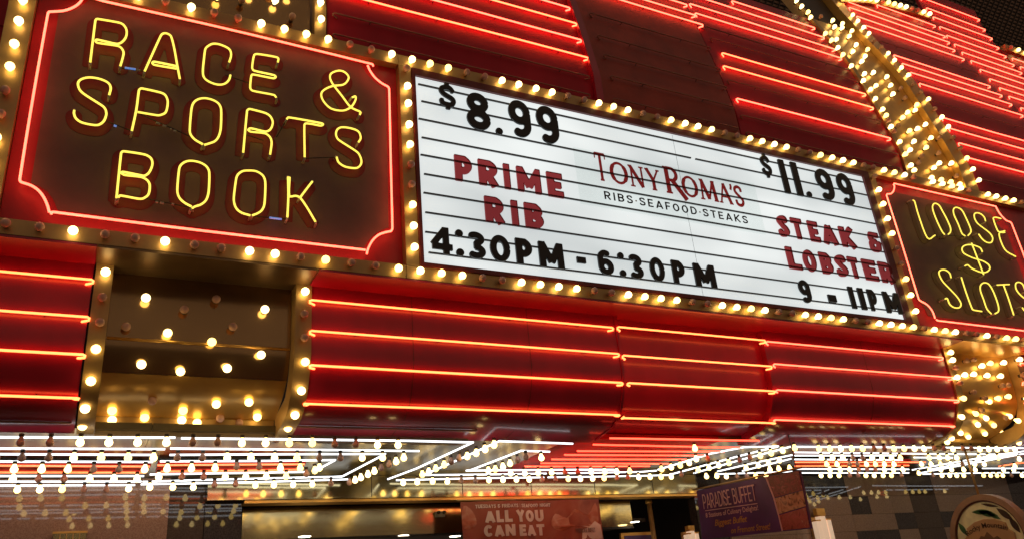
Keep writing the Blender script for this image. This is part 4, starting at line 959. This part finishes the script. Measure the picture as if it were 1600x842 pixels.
cbulbs(cZ, [(660, 741), (670, 737), (681, 732), (694, 726), (730, 713), (744, 708), (758, 702), (772, 695), (630, 754), (652, 753), (676, 752), (699, 752), (764, 750), (786, 749.5), (807, 749), (827, 749), (763, 735), (774, 733), (786, 729), (797, 724), (846, 715), (798, 739), (820, 739)],
       [(705, 721), (717, 716), (721, 751), (743, 751), (809, 719), (822, 714)])
cR = coffer('canopy ceiling section filled with red neon bars, in the middle', 3.98, 5.72, mt=RED_MATTE)
for px in ([(953, 684), (1186, 688)], [(927, 694), (1160, 699)], [(902, 704), (1131, 705)], [(882, 710), (1105, 711)], [(862, 717), (1072, 717)], [(845, 723), (1045, 724)], [(820, 728), (1015, 727.5)]): ctube(cR, px, NEON_SOFFIT)
for px in ([(862, 739), (1000, 736.5), (1026, 734.5)], [(856, 745), (960, 743.5), (1046, 741.5)]): ctube(cR, px, W_)
cbulbs(cR, [(841, 738.5), (862, 738), (924, 737), (945, 737), (964, 737), (984, 736), (888, 748), (907, 748), (926, 747.5), (944, 747), (998, 745.5), (1016, 745), (1033, 745), (1049, 744.5), (1086, 700.5)], [(883, 738), (903, 737.5), (847, 749), (868, 748.5), (964, 746.5), (981, 746)])
cD = coffer('canopy ceiling section with paired white neon diagonals, right of the red bars', 5.72, 6.75)
for px in ([(1028, 733), (1072, 720), (1110, 708), (1162, 698), (1216, 696.5), (1150, 713), (1046, 741)], [(1236, 697), (1160, 717), (1084, 738.5)], [(1238, 710), (1180, 722), (1120, 736)], [(1236, 716), (1190, 727.5), (1160, 735)], [(1120, 740), (1180, 738), (1238, 736)]): ctube(cD, px, W_)
cbulbs(cD, [(1034, 733), (1049, 730), (1063, 727), (1077, 723), (1088, 717), (1091, 734), (1108, 730.5), (1123, 727), (1139, 723), (1188, 712), (1205, 708), (1223, 704), (1242, 700), (1166, 731), (1185, 727), (1201, 723), (1218, 719), (1203, 733), (1217, 732), (1234, 731), (1104, 744), (1120, 743.5), (1135, 744), (1181, 743), (1197, 743)],
       [(1106, 717), (1065, 741), (1156, 719), (1172, 715), (1152, 744), (1167, 743.5)])
cC = coffer('long canopy ceiling section of straight neon bars beneath the right red panel', 6.75, 9.75)
for px, mt in [([(1242, 697.5), (1455, 698.5)], W_), ([(1242, 706), (1424, 708)], W_), ([(1242, 711), (1400, 711)], W_), ([(1242, 717), (1410, 718)], W_), ([(1242, 721.5), (1424, 721.5)], NEON_DEEP), ([(1242, 727.5), (1420, 726.5)], NEON_DEEP), ([(1242, 732), (1420, 732.5)], W_), ([(1242, 738), (1420, 738)], W_)]: ctube(cC, px, mt)
red_strip(cC, (1242, 720), (1424, 720), (1420, 729), (1242, 729.5))
cbulbs(cC, row(701, [1280, 1297, 1314, 1331, 1348, 1397, 1413, 1429, 1444])+row(715, [1284, 1301, 1317, 1363, 1378, 1393, 1407])+row(725, [1292, 1308, 1354, 1368, 1382, 1397])+row(733.5, [1297, 1313, 1328, 1382, 1396, 1411])+row(742.5, [1283, 1297, 1311, 1353, 1366, 1380, 1393]),
       row(701, [1366, 1382])+row(715, [1333, 1348])+row(725, [1328, 1340])+row(733.5, [1342, 1355, 1368])+row(742.5, [1328, 1341, 1409]))
cE = coffer('canopy ceiling section with crossing white diagonals at the right edge', 9.75, 14.5)
for px, mt in [([(1424, 708), (1520, 709), (1581, 709)], W_), ([(1428, 714), (1488, 714.5)], W_), ([(1425, 733.5), (1500, 720), (1560, 709.5), (1640, 699)], W_), ([(1436, 738.5), (1520, 723), (1600, 708), (1640, 701)], W_), ([(1442, 740), (1540, 738), (1640, 737)], W_), ([(1452, 733), (1540, 716), (1590, 707)], W_), ([(1475, 698.5), (1640, 700)], W_), ([(1535, 731), (1640, 731)], W_), ([(1560, 728), (1590, 723), (1640, 719)], NEON_DEEP), ([(1424, 721.5), (1446, 721.5)], NEON_DEEP)]: ctube(cE, px, mt)
cbulbs(cE, row(702, [1489, 1531, 1545, 1558, 1572, 1586])+row(715, [1452, 1468, 1481, 1495, 1530, 1544, 1560])+row(725, [1440, 1455, 1470, 1486, 1523, 1538])+row(733.5, [1453, 1470, 1487, 1506, 1524, 1568, 1584])+row(742.5, [1472, 1484, 1495, 1506, 1537, 1548, 1558, 1567, 1597])+[(1436, 739), (1593, 717), (1586, 728)],
       row(701, [1460, 1475, 1505, 1518])+row(742.5, [1458, 1520, 1581])+row(725, [1504]))

# ------------------------------------------------------------------ wall, doorway and lobby under the canopy
YW = 2.76
def wall_piece(label, x0, x1, mt, y=YW, z0=0.0, z1=ZC-.005, name='granite_wall', cat='wall', depth=.14):
    o = MB().box(x0, x1, y, y+depth, z0, z1, mt).build(name); tag(o, label, cat); return o
wall_piece('polished pink granite wall under the canopy, left of the dark pier', -6, .738, GRANITE)
wall_piece('narrow brown granite pier beside the pink granite wall', .742, 1.05, GRANITE_MD, YW+.03)
wall_piece('narrow black granite slab beside the doorway', 1.054, 1.385, GRANITE_DK, YW+.02)
hd = thing('door_header', 'long polished brass header above the entrance', 'header', (3.8, YW, 2.92))
MB().box(1.052, 6.78, YW-.10, YW+.015, 2.925, ZC-.004, HEADER).build('brass_face', hd)
MB().box(1.39, 6.78, YW-.075, YW+.10, 2.895, 2.922, GOLD_SHEET).build('lower_rail', hd)
for x in (2.62, 3.62, 4.45, 5.28, 6.1): MB().box(x, x+.006, YW-.103, YW-.0995, 2.93, ZC-.01, DARK).build('joint_strip', hd)
tr_ = thing('transom', 'wide brass transom inside the doorway left of the food banner', 'panel', (3.0, 3.0, 2.6))
MB().box(1.43, 5.98, 3.0, 3.05, 2.60, 2.905, HEADER).build('brass_face', tr_)
MB().box(1.43, 5.98, 2.985, 3.055, 2.575, 2.598, DARK).build('bottom_edge', tr_)
lb = thing('lobby', 'dark lobby interior behind the brass doorway', 'lobby', (4.2, 6, 0))
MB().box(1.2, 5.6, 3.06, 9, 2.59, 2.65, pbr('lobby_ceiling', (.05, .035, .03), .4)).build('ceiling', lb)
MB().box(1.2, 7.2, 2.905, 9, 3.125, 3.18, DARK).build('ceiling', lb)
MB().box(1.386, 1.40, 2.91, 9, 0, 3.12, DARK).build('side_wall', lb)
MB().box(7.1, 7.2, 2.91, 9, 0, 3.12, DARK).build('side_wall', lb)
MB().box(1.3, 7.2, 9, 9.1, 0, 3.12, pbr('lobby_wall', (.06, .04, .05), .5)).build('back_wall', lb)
DL = glow('downlight', (1, .85, .62), 9.0)
for a, b in ((476, 838), (630, 836.5), (711, 837.5)):
    p = atZ(a, b, 2.585)
    o = MB().tube([p, p+Vector((0, 0, .003))], .06, DL, 20).build('downlight')
    tag(o, {476: 'glowing round ceiling light below the left part of the brass transom', 630: 'glowing round ceiling light below the middle of the brass transom', 711: 'glowing round ceiling light beside the food banner edge'}[a], 'downlight', 'ceiling lights in the lobby')
# right reveal of the doorway: brass column, dark slabs
pc = atY(1016, 800, 3.0)
cl = thing('brass_column', 'slim brass column at the right side of the doorway', 'column', (pc.x, 3.0, 0))
MB().tube([(pc.x, 3.0, 0), (pc.x, 3.0, 3.1)], .03, BRASS, 16).build('shaft', cl)
MB().tube([(pc.x, 3.0, 2.86), (pc.x, 3.0, 2.90)], .042, GOLD_SHEET, 16).build('collar', cl)
p = atZ(992, 815, 2.63)
o = MB().tube([p, p+Vector((0, 0, .003))], .055, DL, 20).build('downlight'); tag(o, 'glowing round ceiling light above the gold poster frame', 'downlight', 'ceiling lights in the lobby')
MB_ = MB().box(p.x-.25, p.x+.3, 3.06, 3.9, 2.655, 2.70, DARK).build('porch_soffit'); tag(MB_, 'small dark ceiling panel holding the light above the poster frame', 'ceiling panel')
wall_piece('black wall slab between the doorway and the checkered granite', 6.8, 7.25, GRANITE_DK, YW+.02)
# checkered granite wall to the right
ck = thing('checkered_wall', 'polished granite wall of brown and black blocks at the right', 'wall', (11, YW, 0))
xs_ = [7.255, 8.35, 9.45, 9.84, 10.29, 10.70, 11.26, 13.05, 14.2, 16.5]
zr = [0, 1.7, 2.13, 2.40, 2.62, 2.86, 3.145]
pat_c = ['bbbbbbb', 'bdbbbdb', 'bbdbdbb', 'bddbbbd', 'mbbdbbb', 'mmmmmmm', 'bdbdbbb', 'bddbddd', 'bdbbdbb', 'bbdbbbb']
mm = MB(); gm = {'b': GRANITE_BR, 'd': GRANITE_DK, 'm': GRANITE_MD}
for i in range(len(xs_)-1):
    for j in range(len(zr)-1):
        mm.box(xs_[i]+.0015, xs_[i+1]-.0015, YW, YW+.12, zr[j]+.0015, zr[j+1]-.0015, gm[pat_c[i][j]])
mm.build('granite_blocks', ck)
MB().box(7.255, 16.5, YW+.121, YW+.16, 0, 3.145, DARK).build('backing', ck)

# emergency light on the transom
em = thing('emergency_light', 'small twin-headed emergency light on the brass transom', 'light', tuple(atY(687, 803, 2.99)))
p = atY(687, 803, 2.99)
MB().box(p.x-.05, p.x+.05, 2.955, 2.999, p.z-.028, p.z+.028, pbr('beige_plastic', (.4, .32, .22), .5)).build('case', em)
for s_ in (-.032, .032): MB().tube([(p.x+s_, 2.93, p.z+.015), (p.x+s_, 2.95, p.z+.015)], .018, pbr('lamp_lens', (.08, .07, .06), .1), 10).build('lamp_head', em)

# food banner
YBN = 2.60
A = atY(720, 783, YBN); B = atY(935, 778, YBN); bx0, bx1, bz1 = A.x, B.x, A.z
bn = thing('food_banner', 'red-brown banner reading ALL YOU CAN EAT hanging from the brass header', 'banner', ((bx0+bx1)/2, YBN, bz1))
def food_mat(name, cols, scale):
    mt, N, L, B = _new(name)
    tc = N.new('ShaderNodeTexCoord'); nz = N.new('ShaderNodeTexNoise'); nz.inputs['Scale'].default_value = scale; nz.inputs['Detail'].default_value = 3; nz.inputs['Distortion'].default_value = 1.2
    L.new(tc.outputs['Object'], nz.inputs['Vector']); rp = N.new('ShaderNodeValToRGB'); cr = rp.color_ramp
    cr.elements[0].position = .3; cr.elements[0].color = cols[0]+(1,); cr.elements[1].position = .72; cr.elements[1].color = cols[-1]+(1,)
    for k, c in enumerate(cols[1:-1]): e = cr.elements.new(.3+.42*(k+1)/(len(cols)-1)); e.color = c+(1,)
    L.new(nz.outputs['Fac'], rp.inputs[0]); L.new(rp.outputs[0], B.inputs['Base Color']); B.inputs['Roughness'].default_value = .45
    return mt
VIN = food_mat('banner_print', [(.16, .03, .02), (.30, .055, .03), (.34, .09, .05), (.22, .04, .025)], 2.2)
CRAB = food_mat('banner_crab_print', [(.30, .06, .03), (.45, .12, .06), (.5, .2, .12), (.6, .4, .3)], 5)
BW = pbr('banner_white', (.72, .60, .52), .5)
def wavy(x): return .012*math.sin(x*7.3)+.008*math.sin(x*17+1)
def banner_sheet(x0, x1, z0, z1, y, mt, nx=24, nz=10):
    vs = []; fs = []
    for j in range(nz+1):
        for i in range(nx+1):
            x = x0+(x1-x0)*i/nx; z = z0+(z1-z0)*j/nz
            vs.append((x, y+wavy(x+.3*z), z))
    n = len(vs); vs2 = [(a, b+.004, c) for a, b, c in vs]
    for j in range(nz):
        for i in range(nx):
            a = j*(nx+1)+i; fs.append((a, a+1, a+nx+2, a+nx+1)); fs.append((n+a, n+a+nx+1, n+a+nx+2, n+a+1))
    return MB().add(vs+vs2, fs, mt, True)
bh = 1.15
banner_sheet(bx0, bx1, bz1-bh, bz1, YBN, VIN).build('vinyl_sheet', bn)
fr = lambda dd: (lambda a, b, d: (a, YBN+wavy(a+.3*b)-dd+d, b))
w_ = bx1-bx0
for lp in ([(.66, .30), (.74, .42), (.80, .2), (.90, .36), (.97, .05), (.98, .5), (.93, .7), (.8, .62), (.70, .75), (.62, .6)], [(.02, .05), (.08, .2), (.1, .5), (.05, .62), (.0, .55)]):
    L_p = smooth([(bx0+a*w_, bz1-.02-b*.42, 0) for a, b in lp], 3, True)
    L_p = [(p[0], p[1]) for p in L_p]
    ar = sum(L_p[i-1][0]*L_p[i][1]-L_p[i][0]*L_p[i-1][1] for i in range(len(L_p)))
    MB().prism([L_p if ar > 0 else L_p[::-1]], fr(.004), .002, CRAB).build('printed_crab', bn)
L_p = [(bx0+a*w_, bz1-.02-b*.42) for a, b in [(.83, .98), (.995, .98), (.99, .62), (.95, .52), (.90, .66), (.84, .74)]]
MB().prism([L_p], fr(.005), .002, BW).build('cream_patch', bn)
def bt(s, pa, pb, w, hpx, mt=BW, font=None, dd=.008):
    a = atY(pa[0], pa[1], YBN); b = atY(pb[0], pb[1], YBN); m_ = MB()
    if font is not None: font_text(m_, s, fr(dd), a.x, a.z, hpx, mt, b.x-a.x, 0, font)
    else: text_on(m_, s, w, fr(dd), a.x, a.z, hpx, mt, b.x-a.x, .10, .003)
    m_.build('banner_text', bn)
hh = lambda x, y0, y1: atY(x, y0, YBN).z-atY(x, y1, YBN).z
bt('TUESDAYS & FRIDAYS | SEAFOOD NIGHT', (743, 793.5), (860, 790), .10, hh(790, 788, 793.5))
SHD = pbr('banner_shadow', (.10, .02, .015), .5)
bt('ALL', (758, 816), (800, 815), .13, hh(790, 797, 815.5)); bt('YOU', (806, 815), (850, 814), .13, hh(790, 797, 815.5))
bt('CAN', (757, 838), (805, 837), .13, hh(790, 819.5, 837.5)); bt('EAT', (811, 837), (852, 836), .13, hh(790, 819.5, 837.5))
bt('PARADISE BUFFET', (899, 832), (930, 831.5), .07, hh(915, 825, 832), pbr('banner_grey', (.2, .12, .09), .5), dd=.012)
MB().tube([(bx0-.05, YBN-.005, bz1+.012), (bx1+.05, YBN-.005, bz1+.012)], .008, BRASS).build('hanging_rod', bn)

# buffet banner hung across the walkway
XB = 6.3
qa, qb, qc, qd = atX(1087, 766, XB), atX(1250, 733, XB), atX(1270, 825, XB), atX(1097, 842, XB)
zt_ = (qa.z+qb.z)/2; zb_ = (qc.z+qd.z)/2-.01; y0_, y1_ = qb.y, qa.y     # near end (small y) is the right end in view
bf = thing('buffet_banner', 'purple banner reading PARADISE BUFFET hung edge-on to the facade', 'banner', (XB, (y0_+y1_)/2, zt_))
def bq(u, v):   # u 0 (deep) .. 1 (near), v 0 bottom .. 1 top
    t = qa.lerp(qb, u); b = qd.lerp(qc, u); p = b.lerp(t, v); return p
def bfr(dd): return lambda a, b, d: tuple(bq(a, b)+Vector((-dd+d+.012*math.sin(a*6+b*2), 0, 0)))
PUR = pbr('banner_purple', (.075, .025, .13), .45, vary=.35, scale=3)
vs = []; fs = []; nu, nv = 20, 6
for j in range(nv+1):
    for i in range(nu+1): vs.append(bfr(0)(i/nu, j/nv, 0))
n_ = len(vs); vs += [(a+.004, b, c) for a, b, c in vs]
for j in range(nv):
    for i in range(nu):
        a = j*(nu+1)+i; fs.append((a, a+1, a+nu+2, a+nu+1)); fs.append((n_+a, n_+a+nu+1, n_+a+nu+2, n_+a+1))
MB().add(vs, fs, PUR, True).build('vinyl_sheet', bf)
def btx(s, u0, u1, v0, h, w, mt, font=None, shear=0, bold=0, dd=.010):
    m_ = MB()
    if font: font_text(m_, s, bfr(dd), u0, v0, h, mt, u1-u0, shear, bold)
    else: text_on(m_, s, w, bfr(dd), u0, v0, h, mt, u1-u0, .10, .003)
    m_.build('banner_text', bf)
PINK = pbr('banner_pink', (.60, .38, .38), .5); GOLDT = pbr('banner_gold', (.42, .22, .05), .5)
btx('PARADISE BUFFET', .06, .60, .60, .30, .05, PINK)
MB().prism([[(.07, .555), (.60, .535), (.60, .55), (.07, .57)]], bfr(.01), .003, PINK).build('rule_line', bf)
btx('8 Stations of Culinary Delights!', .07, .60, .425, .13, .05, PINK, True, 0, .01)
btx('Biggest Buffet', .15, .48, .24, .17, .05, GOLDT, True, .35, .012)
btx('on Fremont Street!', .30, .68, .06, .16, .05, GOLDT, True, .35, .012)
def photo_mat(nm, cols, sc): return food_mat(nm, cols, sc)
for nm, q4, cols in (('dessert', [(.74, .60), (.985, .66), (.985, .985), (.715, .985)], [(.05, .02, .02), (.25, .06, .05), (.12, .05, .03), (.4, .12, .10)]),
                     ('seafood', [(.755, .30), (.985, .38), (.985, .645), (.742, .58)], [(.10, .05, .03), (.4, .22, .10), (.5, .32, .16), (.15, .10, .06)]),
                     ('ribs', [(.77, .02), (.985, .02), (.985, .36), (.757, .28)], [(.16, .03, .02), (.35, .07, .05), (.25, .05, .03), (.45, .2, .12)])):
    MB().prism([q4], bfr(.008), .003, food_mat('print_'+nm, cols, 14)).build('food_photo', bf)
MB().prism([[(.705, .99), (.745, .6), (.76, .3), (.765, .01), (.775, .01), (.768, .3), (.755, .6), (.718, .99)]], bfr(.012), .003, PINK).build('photo_border', bf)
MB().tube([bq(-.03, 1.03), bq(1.02, 1.03)], .010, BRASS).build('hanging_rod', bf)
for u_ in (.02, .97): MB().tube([bq(u_, 1.03), Vector((XB, bq(u_, 1).y, ZC-.002))], .004, WIRE).build('hanger', bf)

# round shop sign on a bracket
XS = 9.6; top = atX(1531, 775, XS); le = atX(1486, 842, XS); ri = atX(1600, 835, XS)
cyy = top.y+.03; RS = .50; czz = top.z-RS
sg = thing('round_sign', 'round shop sign with leaf art and the words Rocky Mountain on a tan shield', 'sign', (XS, cyy, czz))
def disc(r0, r1, x, dep, mt, nm, a0=0, a1=360, n=48):
    vs = []; fs = []
    m_ = MB()
    def fr2(a, b, d): return (x+d, cyy-a, czz+b)
    if r0 == 0: m_.prism([arc(0, 0, r1, r1*1.05, 0, 360-360/n, n-1)], fr2, dep, mt)
    else: m_.prism([arc(0, 0, r1, r1*1.05, 0, 360-360/n, n-1), list(reversed(arc(0, 0, r0, r0*1.05, 0, 360-360/n, n-1)))], fr2, dep, mt, 0)
    return m_.build(nm, sg)
disc(0, .425, XS, .07, pbr('sign_cream', (.85, .80, .48), .35, vary=.15, scale=9), 'sign_disc')
disc(.435, .50, XS-.025, .12, pbr('sign_rim_wood', (.35, .2, .12), .4, vary=.2), 'rim')
disc(.418, .437, XS-.012, .09, pbr('sign_rim_dark', (.08, .02, .015), .4), 'inner_ring')
sf_ = lambda dd: (lambda a, b, d: (XS-dd+d, cyy-a, czz+b))
LEAF = pbr('leaf_green', (.035, .12, .04), .4, vary=.4, scale=30); CHOC = pbr('chocolate', (.05, .022, .012), .35); BERRY = pbr('berry_red', (.4, .05, .04), .4)
def leaf(cx, cz, L, W, ang, mt, nm):
    pts = []
    for k in range(12): t = k/12; pts.append((L*(t-.5), W*math.sin(math.pi*t)))
    for k in range(12): t = 1-k/12; pts.append((L*(t-.5), -W*math.sin(math.pi*t)))
    ca, sa = math.cos(math.radians(ang)), math.sin(math.radians(ang))
    P_ = [(cx+a*ca-b*sa, cz+a*sa+b*ca) for a, b in pts]
    ar = sum(P_[i-1][0]*P_[i][1]-P_[i][0]*P_[i-1][1] for i in range(len(P_)))
    MB().prism([P_ if ar > 0 else P_[::-1]], sf_(.012), .010, mt, .003).build(nm, sg)
leaf(.06, .30, .26, .035, -20, LEAF, 'leaf'); leaf(.0, .325, .26, .03, -8, LEAF, 'leaf'); leaf(-.31, .17, .17, .03, 112, LEAF, 'leaf'); leaf(.12, .27, .2, .025, -34, LEAF, 'leaf')
leaf(.27, .26, .22, .035, -46, CHOC, 'cocoa_pod'); leaf(.345, .13, .2, .035, -68, CHOC, 'cocoa_pod'); leaf(.12, .385, .22, .016, -18, CHOC, 'vine'); leaf(-.36, .0, .08, .03, 70, BERRY, 'berry')
sh_pts = [(-.30, -.25), (.30, -.25), (.32, .05), (.26, .10), (.25, .17), (.13, .225), (0, .245), (-.13, .225), (-.25, .17), (-.26, .10), (-.32, .05)]
TAN = pbr('shield_tan', (.55, .32, .15), .4, vary=.12)
MB().prism([sh_pts], sf_(.022), .02, TAN, .006).build('shield', sg)
def arc_text(t_, r, cz0, h, a0, a1):
    m_ = MB(); span = math.radians(a0-a1)*r
    def bend(a, b, d):
        an = math.radians(a0)-a/r
        return sf_(.0265)((r+b)*math.cos(an), cz0+(r+b)*math.sin(an), d)
    font_text(m_, t_, bend, 0, 0, h, CHOC, span, 0, .012)
    m_.build('sign_text', sg)
arc_text('Rocky Mountain', .52, -.375, .085, 119, 61)
MB().prism([[(-.19, -.04), (.19, -.04), (.11, .04), (.06, .025), (.0, .10), (-.05, .05), (-.09, .065)]], sf_(.0265), .003, pbr('peak_brown', (.2, .1, .05), .5)).build('printed_peaks', sg)
MB().tube([(XS+.03, cyy, czz+RS*1.05), (XS+.03, cyy, ZC-.002)], .014, BRASS).build('hanger', sg)

# wall lamps and the framed poster
def lamp(label, px, py, Y, k=1.0):
    p = atY(px, py, Y); t = thing('wall_lamp', label, 'lamp', tuple(p))
    GL = MATS.get('lamp_glass') or glow('lamp_glass', (1, .72, .48), .42, base=(.7, .5, .4))
    m_ = MB()
    w1 = .12*k; h1 = .5*k
    for (dx, wd, dz) in ((-.09*k, .075*k, -.06*k), (.0, .10*k, 0), (.105*k, .07*k, -.05*k)):
        MB().box(p.x+dx-wd/2, p.x+dx+wd/2, Y-.02, Y+.06, p.z-h1+dz, p.z+dz, GL).build('glass_panel', t)
        MB().box(p.x+dx-wd/2-.005, p.x+dx+wd/2+.005, Y-.026, Y+.065, p.z+dz+.001, p.z+dz+.016, GOLD_SHEET).build('cap', t)
    MB().box(p.x-.075*k, p.x+.075*k, Y-.015, Y+.05, p.z+.018, p.z+.10*k, GOLD_SHEET).build('crown_plate', t)
    MB().box(p.x-.12*k, p.x+.12*k, Y+.067, Y+.11, p.z-h1, p.z, BRASS).build('back_plate', t)
    return t
lamp('cream glass wall lamp with gold caps beside the buffet banner', 1283, 806, YW-.12)
lamp('smaller cream glass wall lamp left of the buffet banner', 1080, 829, YW-.12, .62)
p = atY(109, 832, YW-.1)
gl = thing('gold_lantern', 'gold lantern top on the pink granite wall at the bottom left', 'lantern', tuple(p))
a = atY(84, 833, YW-.1).x; b = atY(135, 831, YW-.1).x
MB().box(a, b, YW-.16, YW-.002, p.z-.5, p.z-.012, HEADER).build('body', gl)
MB().box(a-.008, b+.008, YW-.17, YW-.002, p.z-.011, p.z+.006, GOLD_SHEET).build('cap', gl)
for i in range(1, 5): MB().box(a+(b-a)*i/5-.004, a+(b-a)*i/5+.004, YW-.168, YW-.161, p.z-.5, p.z-.013, BRASS).build('rib', gl)
ps_ = thing('poster_frame', 'gold framed purple poster standing in the doorway', 'poster', tuple(atY(995, 835, 3.1)))
a = atY(970, 832, 3.1); b = atY(1020, 826, 3.1)
MB().box(a.x, b.x, 3.1, 3.14, a.z-1.0, a.z, GOLD_SHEET).build('frame', ps_)
MB().box(a.x+.04, b.x-.04, 3.095, 3.0995, a.z-.96, a.z-.035, pbr('poster_purple', (.06, .03, .14), .4)).build('poster_sheet', ps_)
bpy.context.view_layer.update()
